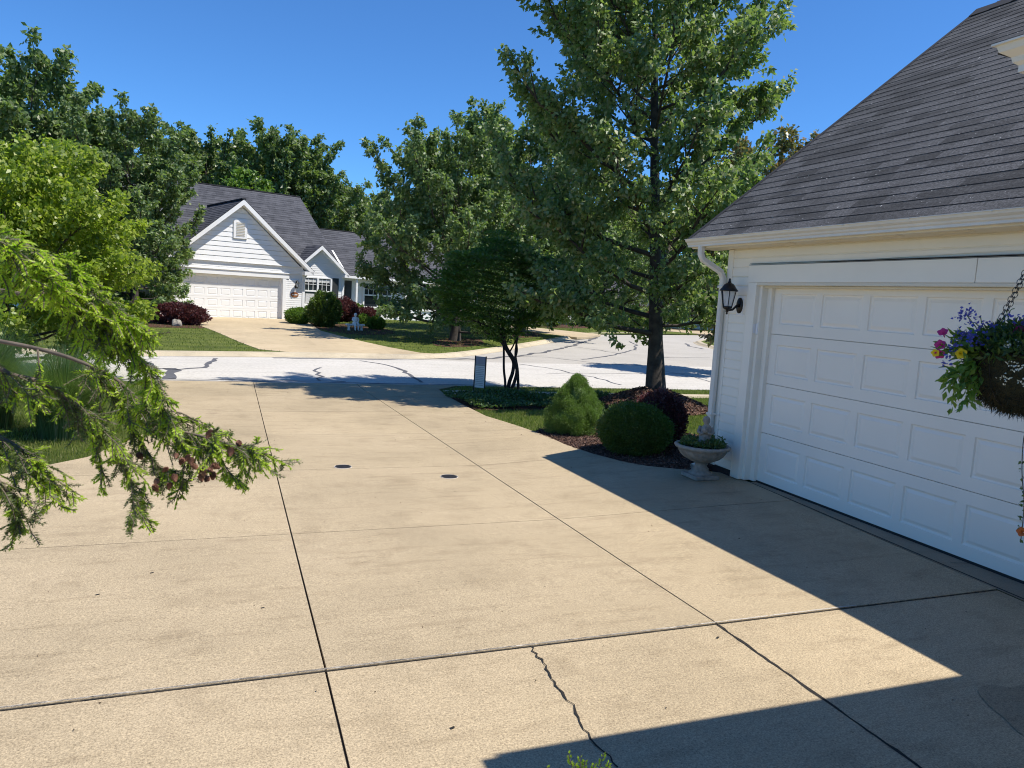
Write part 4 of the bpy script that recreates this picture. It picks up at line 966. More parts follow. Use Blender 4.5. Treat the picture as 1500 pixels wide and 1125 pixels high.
# wall lantern (black, tapered cage)
lc = np.array([WX-.0, 6.745, 1.985])
def lantern(parent, c, sgn, s=1.0, local=False, ax=(-1, 0, 0), side=(0, 1, 0)):
    c = np.array(c, float); A = np.array(ax, float); S = np.array(side, float)
    P = lambda a, b, z: tuple(c+A*a*s+S*b*s+np.array([0, 0, z*s]))
    mb = MB(); mb.smooth = True
    # arm and back plate
    mb.tube([P(0, 0, -.10), P(.028, 0, -.10)], .05*s, 16, ry=1.7); mb.tube([P(.028, 0, -.10), P(.06, 0, -.105), P(.11, 0, -.15), P(.165, 0, -.155)], [.022*s, .014*s, .012*s, .014*s], 8)
    ce = P(.18, 0, 0); L_ = lambda prof, n=6: mb.lathe([(r*s, z*s) for r, z in prof], ce, n)
    L_([(.004, -.205), (.012, -.195), (.008, -.185), (.018, -.17), (.016, -.155), (.045, -.140), (.052, -.125), (.052, -.115)], 12)
    L_([(.098, .048), (.100, .056), (.075, .085), (.055, .118), (.040, .13), (.022, .137), (.014, .15), (.016, .158), (.010, .165), (.012, .175), (.003, .19)], 12)
    for k in range(6):
        a = k*math.pi/3; mb.tube([(ce[0]+.05*s*math.cos(a), ce[1]+.05*s*math.sin(a), ce[2]-.125*s), (ce[0]+.084*s*math.cos(a), ce[1]+.084*s*math.sin(a), ce[2]+.052*s)], .0055*s, 4)
    fr = obj('wall_lantern', mb, M['black'], parent, local, calc=False)
    mb = MB(); mb.lathe([(.046*s, -.12*s), (.080*s, .048*s)], ce, 6, cap=False)
    obj('glass', mb, M['lampglass'], fr, local, calc=False)
    mb = MB(); mb.smooth = True; mb.lathe([(.012*s, -.11*s), (.014*s, -.06*s), (.012*s, -.01*s), (.002*s, 0)], ce, 8); obj('candle', mb, M['vinyl2'], fr, local, calc=False)
lantern(house, lc, 1, 1.0)
mb = MB(); mb.bbox((WX-.014, 6.685, 1.775), (WX+.004, 6.805, 1.995), .006); obj('mounting_block', mb, M['vinyl2'], house)

# ------------------------------------------------------------------ stone urn with statuette
q = gloc(1026, 703, .02); q = (q[0]+.06, q[1]+.1, q[2]); urn = thing('stone_planter', 'weathered cast stone urn planter standing by the garage corner', 'planter', q)
mb = MB(); mb.smooth = False
mb.bbox((-.15, -.15, 0), (.15, .15, .045), .008); 
mb.smooth = True
mb.lathe([(.13, .045), (.125, .06), (.10, .08), (.085, .095), (.09, .11), (.07, .125), (.062, .155), (.075, .17), (.085, .175)], (0, 0, 0), 24)
obj('pedestal', mb, M['stone'], urn, True, calc=False)
mb = MB(); mb.smooth = True
mb.lathe([(.07, .172), (.12, .19), (.19, .225), (.235, .265), (.255, .30), (.262, .325), (.29, .335), (.300, .352), (.292, .37), (.275, .374), (.262, .362), (.25, .34)], (0, 0, 0), 80, flute=.022, nf=20)
obj('bowl', mb, M['stone'], urn, True, calc=False)
mb = MB(); mb.lathe([(.26, .33), (.15, .345), (.01, .35)], (0, 0, 0), 24); obj('soil', mb, M['gap'], urn, True, calc=False)
rg = np.random.default_rng(77)
n = 900; a = rg.uniform(0, 6.28, n); r = .24*rg.uniform(0, 1, n)**.5; P = np.stack([r*np.cos(a), r*np.sin(a), .35+rg.uniform(0, .07, n)*(.4+abs(np.sin(a*2.3)))], 1)
ax = rg.normal(size=P.shape)*.6; ax[:, 2] = abs(ax[:, 2])+.1
o = quads('trailing_plants', leaves(P, ax, .05*rg.uniform(.5, 1.3, n), .02, rg), 4, M['groundcover'], urn, True)
st = thing('statuette', 'small pale stone statuette standing among the plants in the urn', 'statue', (q[0]+.02, q[1]+.0, q[2]+.345))
mb = MB(); mb.smooth = True
def loft(mb, rows, n=14):
    vs = []; 
    for (cx, cy, z, rx, ry) in rows:
        for k in range(n): a = 2*math.pi*k/n; vs.append((cx+rx*math.cos(a)*(1+.05*math.cos(5*a+z*40)), cy+ry*math.sin(a), z))
    m_ = len(rows); mb.add(vs, [(i*n+k, i*n+(k+1) % n, (i+1)*n+(k+1) % n, (i+1)*n+k) for i in range(m_-1) for k in range(n)]+[tuple(range(n-1, -1, -1)), tuple((m_-1)*n+k for k in range(n))])
KS = 1.25
loft(mb, [(0, 0, 0, .075, .065), (0, 0, .02, .072, .062), (.0, 0, .07, .060, .052), (.002, 0, .12, .052, .046), (.006, 0, .155, .053, .042), (.008, 0, .175, .045, .036), (.008, 0, .190, .024, .022), (.006, 0, .202, .024, .024), (.003, 0, .218, .032, .032), (.0, 0, .238, .034, .034), (.0, 0, .257, .026, .026), (.0, 0, .266, .008, .008)])
mb.tube([(-.03, .035, .17), (-.062, .02, .13), (-.06, -.02, .115), (-.03, -.035, .13)], [.017, .016, .013, .012], 8)
mb.tube([(.045, -.02, .165), (.052, -.045, .125), (.02, -.055, .12), (-.02, -.045, .13)], [.017, .016, .013, .012], 8)
mb.tube([(-.022, -.048, .125), (-.04, -.05, .15), (-.035, -.04, .175)], [.014, .02, .012], 8)
mb.v = [(x*1.2, y*1.2, z*1.28) for x, y, z in mb.v]; obj('figure', mb, M['stone'], st, True, calc=False)

# ------------------------------------------------------------------ clean-out covers set in the slab
for k, (px, py, lab) in enumerate([(502.5, 684, 'round dark cover in the driveway, on the cross joint left of the other one'), (658, 698.5, 'round dark cover in the driveway, nearer the right-hand long joint')]):
    q = gp(px, py); t_ = thing('drain_cover', lab, 'drain cover', (q[0], q[1], q[2]), 0, 'round covers in the driveway')
    mb = MB(); mb.lathe([(.098, -.01), (.098, .003), (.095, .0055), (.090, .0055), (.090, .001), (.0005, .001)], (0, 0, 0), 36); obj('rim', mb, M['lip'], t_, True)
    mb = MB(); mb.lathe([(.087, -.01), (.087, .004), (.001, .0045)], (0, 0, 0), 36)
    for i in range(-3, 4): mb.box((-.07, i*.02-.003, .0045), (.07, i*.02+.003, .007))
    obj('lid', mb, M['iron'], t_, True)

# ------------------------------------------------------------------ narrow sign by the sidewalk
a = gp(693.6, 578, .01); sg = thing('yard_sign', 'narrow grey notice sign on two black posts beside the sidewalk', 'sign', (a[0], a[1], float(hz(a[0], a[1]))), math.atan2(-.62, .78)*1.0)
fwd_s = float((a-CAM)@FW); hS = (578-520)/FPX*fwd_s
W_ = .25
for x in (0, W_):
    mb = MB(); mb.bbox((x-.012, -.012, -.1), (x+.012, .012, hS), .002); obj('post', mb, M['black'], sg, True)
mb = MB(); mb.bbox((.012, -.005, hS*.20), (W_-.012, .005, hS-.01), .002); pn = obj('panel', mb, plain('sign_board', (.66, .67, .62), .5, .06, 3), sg, True)
mb = MB(); mb.box((.014, -.0075, hS*.795), (W_-.014, -.006, hS-.014)); obj('header_band', mb, plain('sign_header', (.28, .28, .31), .5, .1, 3), pn, True)
mb = MB(); mb.box((.014, -.0078, hS*.755), (W_-.014, -.006, hS*.79))
SP = plain('sign_print', (.30, .31, .28), .6, .05, 3); obj('white_stripe', mb, SP, pn, True)
for k in range(11):
    z = hS*(.71-.045*k); x = .03; rr = random.Random(k); mb = MB()
    while x < W_-.05: l = rr.uniform(.02, .07); mb.box((x, -.0078, z), (min(x+l, W_-.03), -.006, z+.010)); x += l+.002
    obj('text_line', mb, SP, pn, True)

# ------------------------------------------------------------------ rock, statue bench (far)
q = gl3(259, 477.5, .12); mb = MB(); mb.blob((q[0], q[1], q[2]+.07), (.19, .14, .17), 5, .22, 14, 9)
tag(obj('rock', mb, M['stone']), 'small weathered rock at the lawn edge in front of the purple barberry hedge', 'rock')
q = gl3(520, 484, .12); sb_ = thing('garden_bench', 'tiny white garden bench at the mulch bed edge on the far lawn', 'bench', q, .25)
mb = MB(); mb.bbox((-.42, -.13, .22), (.42, .13, .29), .01); obj('seat', mb, M['white_stone'], sb_, True)
for x in (-.3, .3):
    mb = MB(); mb.smooth = True; loft(mb, [(x, 0, 0, .08, .11), (x, 0, .06, .05, .08), (x, 0, .15, .045, .07), (x, 0, .22, .08, .11)]); obj('leg', mb, M['white_stone'], sb_, True, calc=False)
ss = thing('seated_statue', 'white stone child figure seated on the small bench of the far lawn', 'statue', (q[0], q[1], q[2]+.285), .25)
mb = MB(); mb.smooth = True
loft(mb, [(0, 0, -.0, .13, .12), (0, 0, .06, .13, .12), (0, .0, .16, .10, .085), (0, 0, .26, .115, .08), (0, 0, .31, .10, .065), (0, 0, .335, .035, .035), (0, -.005, .36, .05, .05), (0, -.01, .41, .075, .075), (0, -.01, .46, .07, .07), (0, 0, .50, .03, .03)])
for s in (-1, 1):
    mb.tube([(s*.06, 0, .04), (s*.07, -.17, .05), (s*.075, -.19, -.10), (s*.075, -.19, -.24), (s*.08, -.25, -.26)], [.055, .05, .04, .032, .03], 8)
    mb.tube([(s*.11, 0, .29), (s*.15, -.02, .19), (s*.09, -.12, .13), (s*.03, -.14, .14)], [.035, .032, .027, .025], 8)
obj('figure', mb, M['white_stone'], ss, True, calc=False)

# ------------------------------------------------------------------ far house (local frame: x along facade, y back, z up)
fh = thing('house', 'white house across the street with dark hipped roof and double garage', 'house', P0, HA)
def spans_garage(z):
    w0, w1 = -5.4, 1.16
    if z < 2.62: return [(w0, -4.88), (.0, w1)] if z < 2.13 else [(w0, w1)]
    k = (z-2.62)/.885; return [(w0+k+.0, w1-k)]
F0 = lambda y0: (lambda u, d, z: (u, y0-d, z))
mb = MB()
siding(mb, F0(0), 0, 2.13, .1065, lambda z: [(-5.4, -4.95), (.07, 1.08)], .02)
siding(mb, F0(0), 2.40, 2.76, .12, lambda z: [(-5.4, 1.08)], .02)
siding(mb, F0(-.03), 2.80, 5.62, .235, lambda z: [(-5.33+(z-2.62)/.885, 1.09-(z-2.62)/.885)], .05)
mb.add([(-5.4, .02, 0), (-4.9, .02, 0), (-4.9, .02, 2.2), (-5.4, .02, 2.2)], [(0,1,2,3)])
mb.add([(-5.4, .03, 2.13), (1.16, .03, 2.13), (1.16, .03, 2.62), (-2.12, .03, 5.55), (-5.4, .03, 2.62)], [(0,1,2,3,4)])
mb.add([(.0, .02, 0), (1.16, .02, 0), (1.16, .02, 2.2), (0, .02, 2.2)], [(0,1,2,3)])
mb.add([(-4.9, .0, 2.13), (0, 0, 2.13), (0, .2, 2.13), (-4.9, .2, 2.13)], [(0,1,2,3)]); 
for x in (-4.9, .02): mb.add([(x, 0, 0), (x, .22, 0), (x, .22, 2.14), (x, 0, 2.14)], [(0,1,2,3)])
siding(mb, lambda u, d, z: (1.16+d, u, z), 0, 2.62, .1065, lambda z: [(.02, 1.6)], .02)
mb.box((-5.42, .25, 0), (1.15, 6.5, 2.6))
# second gable bay
B2 = 1.5
siding(mb, F0(B2), 0, 2.6, .1065, lambda z: [(1.16, 1.75), (3.38, 4.08)] if .85 < z < 2.35 else [(1.16, 4.08)], .02)
siding(mb, F0(B2), 2.6, 3.75, .1065, lambda z: [(1.2+(z-2.6)*1.08, 4.04-(z-2.6)*1.08)], .02)
mb.box((1.17, B2+.12, 0), (4.08, 6, 2.6)); mb.add([(1.16, B2+.01, 2.5), (4.08, B2+.01, 2.5), (2.62, B2+.01, 3.9)], [(0,1,2)])
siding(mb, lambda u, d, z: (4.08+d, u, z), 0, 2.6, .1065, lambda z: [(B2, 3.4)], .02)
# right wing
siding(mb, F0(3.4), 0, 2.55, .1065, lambda z: [(4.08, 14.5)], .02); mb.box((4.1, 3.45, 0), (14.5, 10, 2.55))
obj('wall', mb, M['vinyl2'], fh, True, calc=False)
# trims
mb = MB(); mb.bbox((-5.0, -.05, 2.14), (.36, .04, 2.40), .01); mb.bbox((-5.02, -.09, 2.385), (.38, .04, 2.425), .005); obj('header_trim', mb, M['vinyl2'], fh, True)
mb = MB(); mb.bbox((.02, -.045, 0), (.2, .05, 2.14), .008); obj('door_casing', mb, M['vinyl2'], fh, True)
mb = MB(); mb.bbox((-5.08, -.045, 0), (-4.9, .05, 2.14), .008); obj('door_casing', mb, M['vinyl2'], fh, True)
mb = MB(); mb.bbox((1.06, -.05, 0), (1.19, .06, 2.6), .008); obj('corner_post', mb, M['vinyl2'], fh, True)
mb = MB(); mb.bbox((3.98, B2-.04, 0), (4.12, B2+.06, 2.6), .008); obj('corner_post', mb, M['vinyl2'], fh, True)
mb = MB(); mb.bbox((-5.3, -.10, 2.765), (1.0, -.0, 2.80), .004); obj('belt_flashing', mb, M['vinyl2'], fh, True)
def rake(mb, uc, zp, ue, ze, y0, y1, th=.22):
    for s in (-1, 1):
        a = (uc, zp); b = (uc+s*ue, ze)
        mb.add([(a[0], y0, a[1]), (b[0], y0, b[1]), (b[0], y0, b[1]-th), (a[0], y0, a[1]-th*1.15), (a[0], y1, a[1]-.02), (b[0], y1, b[1]-.02), (b[0], y1, b[1]-th), (a[0], y1, a[1]-th*1.15)], [(0,1,2,3), (3,2,6,7), (0,1,5,4), (1,2,6,5)])
mb = MB(); rake(mb, -2.12, 5.77, 3.62, 2.60, -.42, -.0); mb.box((1.02, -.42, 2.38), (1.5, .05, 2.57)); rake(mb, 2.62, 4.05, 1.62, 2.60, B2-.36, B2, .18); mb.box((3.98, B2-.36, 2.42), (4.26, B2+.05, 2.58))
obj('rake_boards', mb, M['vinyl2'], fh, True, calc=False)
mb = MB(); mb.box((1.46, -.3, 2.47), (1.60, B2-.4, 2.60)); mb.box((4.1, 2.75, 2.44), (14.9, 2.9, 2.58)); mb.box((4.1, 2.9, 2.44), (14.9, 3.4, 2.47)); obj('gutter', mb, M['vinyl2'], fh, True)
mb = MB(); rect_tube(mb, [(1.5, .35, 2.5), (1.42, .35, 2.36), (1.25, .35, 2.2), (1.23, .35, 2.0), (1.23, .35, .1)], .08, .07, (0, 1, 0)); obj('downspout', mb, M['vinyl2'], fh, True)
# roofs
sl_ = .885
rz_ = lambda y: 2.62+.91*(y-1.6)
rf2 = roofobj('roof', [((-5.78, -.42, 2.58), (-5.78, 7, 2.58), (-2.12, -.42, 5.80), (-2.12, 7, 5.80)), ((1.54, 7, 2.58), (1.54, -.42, 2.58), (-2.12, 7, 5.80), (-2.12, -.42, 5.80)),
    ((-11, 1.6, 2.62), (4.3, 1.6, 2.62), (-11, 6.5, 7.08), (3.5, 6.5, 7.08)), ((4.3, 1.6, 2.62), (6.3, 11.4, 2.62), (3.5, 6.5, 7.08), (3.55, 6.6, 7.08)), ((6.3, 11.4, 2.62), (-11, 11.4, 2.62), (3.55, 6.6, 7.08), (-11, 6.6, 7.08)),
    ((1.0, B2-.36, 2.60), (1.0, 4, 2.60), (2.62, B2-.36, 4.08), (2.62, 4, 4.08)), ((4.27, 4, 2.60), (4.27, B2-.36, 2.60), (2.62, 4, 4.08), (2.62, B2-.36, 4.08)),
    ((3.6, 2.8, 2.60), (14.9, 2.8, 2.60), (3.6, 6.0, 5.33), (12.6, 6.0, 5.33)), ((14.9, 2.8, 2.60), (14.9, 10, 2.60), (12.6, 6.0, 5.33), (12.6, 6.1, 5.33)), ((14.9, 10, 2.60), (3.6, 10, 2.60), (12.6, 6.1, 5.33), (3.6, 6.1, 5.33))], .19, M['shingle2'], fh, True, .012)
mb = MB(); mb.box((-11, 6.44, 7.07), (3.5, 6.64, 7.12)); mb.box((-2.22, -.44, 5.775), (-2.02, 5.2, 5.83)); mb.box((3.7, 5.93, 5.32), (12.6, 6.13, 5.36)); obj('ridge_cap', mb, M['cap'], rf2, True)
mb = MB(); mb.add([(4.3, 1.6, 2.62), (4.3, 1.6, 2.42), (6.3, 11.4, 2.42), (6.3, 11.4, 2.62)], [(0,1,2,3)]); mb.add([(4.34, 1.57, 2.65), (4.20, 1.57, 2.65), (4.0, 3.0, 3.95), (4.11, 3.0, 3.95)], [(0,1,2,3)]); obj('hip_fascia', mb, M['vinyl2'], rf2, True, calc=False)
mb = MB(); mb.box((-11, 2.0, 0), (-5.42, 11, 2.6)); obj('wall', mb, M['vinyl2'], fh, True)
# garage door
mb = MB(); garage_door_mesh(mb, lambda u, d, z: (-4.9+u, .18-d, z+.01), 4.92, 2.12, 4, 8, .76, .62, .61, .025); gd2 = obj('garage_door', mb, M['vinyl2'], fh, True, calc=False)
# gable vent
mb = MB(); mb.bbox((-2.50, -.13, 3.92), (-1.84, -.06, 4.80), .01); vt = obj('gable_vent', mb, M['vinyl2'], fh, True)
mb = MB()
for k in range(9): mb.add([(-2.38, -.135, 4.04+.075*k), (-1.96, -.135, 4.04+.075*k), (-1.96, -.165, 4.03+.075*k+.05), (-2.38, -.165, 4.03+.075*k+.05)], [(0,1,2,3)])
obj('louvres', mb, M['vinyl'], vt, True, calc=False)
# windows
def window(u0, u1, z0, z1, y, curtain=True, n=2, parent=fh, mun=True):
    mb = MB(); w = (u1-u0)/n
    for i in range(n+1): x = u0+w*i; mb.bbox((x-.05, y-.06, z0), (x+.05, y+.03, z1), .005)
    for z in (z0, (z0+z1)/2, z1): mb.bbox((u0, y-.05, z-.04), (u1, y+.03, z+.04), .005)
    mb.bbox((u0-.08, y-.07, z0-.10), (u1+.08, y+.02, z0-.04), .005)
    wn = obj('window', mb, M['vinyl2'], parent, True)
    mb = MB(); mb.box((u0, y+.0, z0), (u1, y+.015, z1)); obj('pane', mb, M['glass'], wn, True)
    if mun:
        mb = MB()
        for i in range(n):
            for f in (1/3, 2/3): x = u0+w*(i+f); mb.box((x-.012, y-.02, (z0+z1)/2), (x+.012, y-.002, z1))
            mb.box((u0+w*i, y-.021, z0+(z1-z0)*.74), (u0+w*(i+1), y-.003, z0+(z1-z0)*.74+.025))
        obj('muntins', mb, M['vinyl2'], wn, True)
    if curtain:
        for i in range(n):
            mb = MB(); xa, xb = u0+w*i+.06, u0+w*(i+1)-.06; vs_ = []; K = 24
            for k in range(K+1): x = xa+(xb-xa)*k/K; vs_ += [(x, y-.003-.002*(k % 2), z1-.08), (x, y-.003-.002*(k % 2), z1-.22-.05*abs(math.sin(k*.9)))]
            mb.add(vs_, [(2*k, 2*k+2, 2*k+3, 2*k+1) for k in range(K)]); obj('valance', mb, M['curtain'], wn, True, calc=False)
            mb = MB(); vs_ = []
            for k in range(K+1): x = xa+.05+(xb-xa-.1)*k/K; vs_ += [(x, y-.003-.003*(k % 2), z0+(z1-z0)*.40), (x, y-.003-.003*(k % 2), z0+.06)]
            mb.add(vs_, [(2*k, 2*k+2, 2*k+3, 2*k+1) for k in range(K)]); obj('curtain', mb, M['curtain'], wn, True, calc=False)
window(1.78, 3.34, .86, 2.32, B2-.0)
mb = MB(); mb.bbox((3.42, B2-.05, .86), (3.78, B2+.0, 2.36), .01); obj('shutter', mb, M['shutter'], fh, True)
mb = MB(); mb.bbox((5.05, 3.33, .75), (5.5, 3.4, 2.3), .01); obj('shutter', mb, M['shutter'], fh, True)
window(6.3, 8.2, .8, 2.25, 3.38, False); window(10, 12, .8, 2.25, 3.38, False)
for x in (5.6, 8.9, 12.3):
    mb = MB(); mb.bbox((x-.06, 2.85, 0), (x+.06, 2.97, 2.45), .01); mb.bbox((x-.08, 2.83, .0), (x+.08, 2.99, .2), .01); obj('porch_column', mb, M['vinyl2'], fh, True)
mb = MB(); mb.box((4.15, 2.86, .78), (5.6, 2.92, .84)); mb.box((4.15, 2.86, .12), (5.6, 2.92, .17))
for k in range(14): mb.box((4.18+.105*k, 2.875, .15), (4.22+.105*k, 2.905, .8))
obj('porch_railing', mb, M['vinyl2'], fh, True)
mb = MB(); mb.tube([(.66, -.02, 1.36), (.66, -.045, 1.36)], .21, 20, ry=.62); pq = obj('number_plaque', mb, M['copper'], fh, True)
mb = MB()
for k, (x0, w) in enumerate([(.53, .04), (.59, .05), (.67, .04), (.74, .05)]): mb.box((x0, -.052, 1.33), (x0+w, -.046, 1.39))
obj('numerals', mb, M['vinyl2'], pq, True)
lantern(fh, (.70, -.02, 1.90), 1, 1.15, True, (0, -1, 0), (1, 0, 0))

# ------------------------------------------------------------------ neighbouring houses glimpsed under the trees
def far_house(label, loc, rz, w, d, door, group=None):
    h = thing('house', label, 'house', loc, rz)
    mb = MB(); mb.box((0, .04, 0), (w, d, 2.6)); siding(mb, F0(.03), 0, 2.6, .12, lambda z: [(0, w)], .02); obj('wall', mb, M['vinyl2'], h, True, calc=False)
    roofobj('roof', [((-.4, -.4, 2.6), (w+.4, -.4, 2.6), (2.2, d/2, 2.6+.8*(d/2+.4)*.8), (w-2.2, d/2, 2.6+.8*(d/2+.4)*.8)), ((w+.4, d+.4, 2.6), (-.4, d+.4, 2.6), (w-2.2, d/2, 2.6+.64*(d/2+.4)), (2.2, d/2, 2.6+.64*(d/2+.4))),
                     ((-.4, d+.4, 2.6), (-.4, -.4, 2.6), (2.2, d/2, 2.6+.64*(d/2+.4)), (2.2, d/2-.05, 2.6+.64*(d/2+.4))), ((w+.4, -.4, 2.6), (w+.4, d+.4, 2.6), (w-2.2, d/2-.05, 2.6+.64*(d/2+.4)), (w-2.2, d/2, 2.6+.64*(d/2+.4)))], .22, M['shingle2'], h, True, .012)
    mb = MB(); garage_door_mesh(mb, lambda u, dd, z: (door+u, .0-dd, z+.01), 4.88, 2.12, 4, 8, .76, .62, .61, .02); obj('garage_door', mb, M['vinyl'], h, True, calc=False)
    window((door+6) if door < w/2 else door-3.2, (door+7.8) if door < w/2 else door-1.4, .8, 2.2, .0, False, 2, h)
    return h
far_house('white house behind the far lawn maple, mostly hidden by its crown', fgp(545, 60, .05), HA, 20, 9, 11)
far_house('white house at the cul-de-sac behind the multi-stemmed shrub', fgp(775, 63, .05), -R_(12), 15, 9, 9)
far_house('white house glimpsed between the mound maple trunk and the downspout', fgp(985, 66, .05), -R_(35), 16, 9, 2)
mb = MB()
for k in range(16):
    q = atf(778+3.6*k, 437, 57); z = float(hz(q[0], q[1])); mb.box((q[0]-.03, q[1]-.03, z), (q[0]+.03, q[1]+.03, z+.85))
q0 = atf(776, 437, 57); q1 = atf(835, 437, 57)
for zz in (.25, .78): mb.add([(q0[0], q0[1], zz), (q1[0], q1[1], zz), (q1[0], q1[1], zz+.09), (q0[0], q0[1], zz+.09)], [(0,1,2,3)])
tag(obj('picket_rail', mb, M['vinyl2'], calc=False), 'low white railing under the trees beside the cul-de-sac house', 'railing')

# ------------------------------------------------------------------ hanging basket
BF = 2.16
bc = atf(1508, 519, BF); BR = .160
bk = thing('hanging_basket', 'moss lined hanging basket of mixed flowers on a chain in front of the garage door', 'hanging basket', bc)
mb = MB(); mb.smooth = True
vs = []; rg = np.random.default_rng(19)
for j in range(17):
    th = math.pi/2*j/16
    for k in range(44):
        a = 2*math.pi*k/44; r = BR*(math.cos(th)**.8)*(1+rg.uniform(-.02, .03)); vs.append((r*math.cos(a), r*math.sin(a), -.165*math.sin(th)+rg.uniform(-.003, .003)))
mb.add(vs, [(j*44+k, j*44+(k+1) % 44, (j+1)*44+(k+1) % 44, (j+1)*44+k) for j in range(16) for k in range(44)])
mb.lathe([(BR*.98, -.01), (.01, .0)], (0, 0, 0), 30); obj('liner', mb, M['moss'], bk, True, calc=False)
n = 5200; th = rg.uniform(0, 1.5, n); a = rg.uniform(0, 6.28, n); r = BR*np.cos(th)**.8*1.01
P = np.stack([r*np.cos(a), r*np.sin(a), -.168*np.sin(th)], 1); ax = rg.normal(size=P.shape)*.8+unit(P)*.5-np.array([0, 0, .35])
obj_m = quads('moss_fibres', leaves(P, ax, .020*rg.uniform(.4, 1.9, n), .0022, rg), 4, M['moss'], bk, True)
mb = MB()
mb.tube([(BR*1.02*math.cos(t), BR*1.02*math.sin(t), 0) for t in np.linspace(0, 6.283, 40)], .0025, 6)
for k in range(8): a_ = k*.785; mb.tube([(BR*1.02*math.cos(a_)*math.cos(t)**.8, BR*1.02*math.sin(a_)*math.cos(t)**.8, -.172*math.sin(t)) for t in np.linspace(0, 1.5, 10)], .0018, 5)
obj('wire_frame', mb, M['black'], bk, True, calc=False)
# chains run from the rim to a hook under the eave
top = np.array([2.42, 1.42, 2.50])-bc; ctop = atf(1502, 403, BF)-bc
def chain(pa, pb, name='chain', L=.020):
    pa, pb = np.array(pa), np.array(pb); d = pb-pa; n_ = int(np.linalg.norm(d)/(L*.72)); d = unit(d); mb = MB(); mb.smooth = True
    s1 = unit(np.cross(d, [0, .3, 1])); s2 = np.cross(d, s1)
    for i in range(n_):
        c = pa+(pb-pa)*(i+.5)/n_; s = s1 if i % 2 else s2
        mb.tube([c+d*L/2*math.cos(t)+s*L*.30*math.sin(t) for t in np.linspace(0, 6.283, 13)], .0010, 5, False)
    return obj(name, mb, M['black'], bk, True, calc=False)
hook = ctop*1.0+ (ctop-np.array([-.05, .06, .04]))*.9
hook = np.array([.04, .05, .62])
ra = atf(1445, 505, BF)-bc
hk = atf(1570, 265, BF+.03)-bc
chain(ra, hk); chain((.13, -.03, .0), hk); chain((.03, .15, 0), hk)
mb = MB(); hz_ = 2.52-bc[2]; mb.tube([hk, hk+np.array([.0, 0, .03]), (hk[0], hk[1], hz_)], .003, 6); obj('hook', mb, M['black'], bk, True, calc=False)
# foliage mound
n = 3400; a = rg.uniform(0, 6.28, n); r = BR*1.12*rg.uniform(0, 1, n)**.5; zt = .085*(1-(r/(BR*1.2))**2)+.01
P = np.stack([r*np.cos(a), r*np.sin(a), zt*rg.uniform(.0, 1.0, n)], 1); P[:, 2] -= np.clip(r-BR*.95, 0, 1)*1.2*rg.uniform(0, 1, n)
ax = rg.normal(size=P.shape)*.6+np.array([0, 0, .45])+np.stack([np.cos(a), np.sin(a), 0*a], 1)*.5
M['basketleaf'] = leafmat('basket_leaves', [(.02, .045, .018), (.035, .07, .02), (.06, .11, .03), (.11, .16, .03)], .5, .25)
quads('foliage', leaves(P, ax, .030*rg.uniform(.5, 1.3, n), .011, rg), 4, M['basketleaf'], bk, True)
def at2(px, py, dd=0): return atf(px, py, BF+dd)-bc
# drooping leafy stems at the left side
Ps = []; As = []
for (x0, y0, x1, y1, m_) in [(1440, 520, 1395, 545, 60), (1435, 530, 1385, 560, 50), (1430, 525, 1405, 575, 60), (1440, 540, 1412, 590, 45), (1435, 515, 1385, 510, 50), (1450, 505, 1400, 490, 40), (1400, 545, 1392, 600, 14)]:
    for i in range(m_):
        s = rg.uniform(0, 1); Ps.append(at2(x0+(x1-x0)*s+rg.normal()*5, y0+(y1-y0)*s+rg.normal()*5, rg.normal()*.02)); As.append(unit(at2(x1, y1)-at2(x0, y0))+rg.normal(size=3)*.6+np.array([0, 0, -.3]))
M['brightleaf'] = leafmat('bright_basket_leaves', [(.06, .13, .02), (.10, .20, .025), (.16, .26, .04)], .5, .3)
quads('trailing_foliage', leaves(np.array(Ps), np.array(As), .032, .014, rg), 4, M['brightleaf'], bk, True)
def petalmat(nm, c): 
    return leafmat(nm, [tuple(.8*q for q in c), c, tuple(min(1, 1.2*q) for q in c)], .6, .35, c)
M['magenta'] = petalmat('magenta_petals', (.50, .035, .22)); M['blueflower'] = petalmat('lobelia_petals', (.10, .11, .52)); M['yellowflower'] = petalmat('yellow_petals', (.80, .60, .02)); M['whiteflower'] = petalmat('alyssum_petals', (.75, .76, .72)); M['orangeflower'] = petalmat('orange_petals', (.45, .12, .03))
def trumpet(c, d, s, mat, name='petunia'):
    d = unit(np.array(d, float)); u1 = unit(np.cross(d, [.2, .1, 1])); u2 = np.cross(d, u1); mb = MB(); mb.smooth = True; vs = []; n_ = 20
    prof = [(.05, -.9), (.09, -.5), (.16, -.2), (.30, -.05), (.52, .02), (.55, .0)]
    for r, z in prof:
        for k in range(n_):
            t = 2*math.pi*k/n_; rr = s*r*(1+.12*math.cos(5*t)*(r > .25)); zz = z*s+.04*s*math.cos(5*t+1)*(r > .4); vs.append(c+d*zz+u1*rr*math.cos(t)+u2*rr*math.sin(t))
    mb.add(vs, [(j*n_+k, j*n_+(k+1) % n_, (j+1)*n_+(k+1) % n_, (j+1)*n_+k) for j in range(len(prof)-1) for k in range(n_)])
    return obj(name, mb, mat, bk, True, calc=False)
TC = lambda x, y, z: -RT*x*-1+DN*y-FW*z
for (px, py, dx, dy, dz, s) in [(1381, 486, -.5, -.6, .5, .030), (1377, 505, -.6, -.2, .5, .032), (1376, 519, -.4, .4, .7, .030), (1492, 478, .2, -.6, .6, .032), (1502, 485, .5, .2, .7, .032)]:
    trumpet(at2(px, py, -.02), RT*dx+DN*dy-FW*dz, s*.85, M['magenta'])
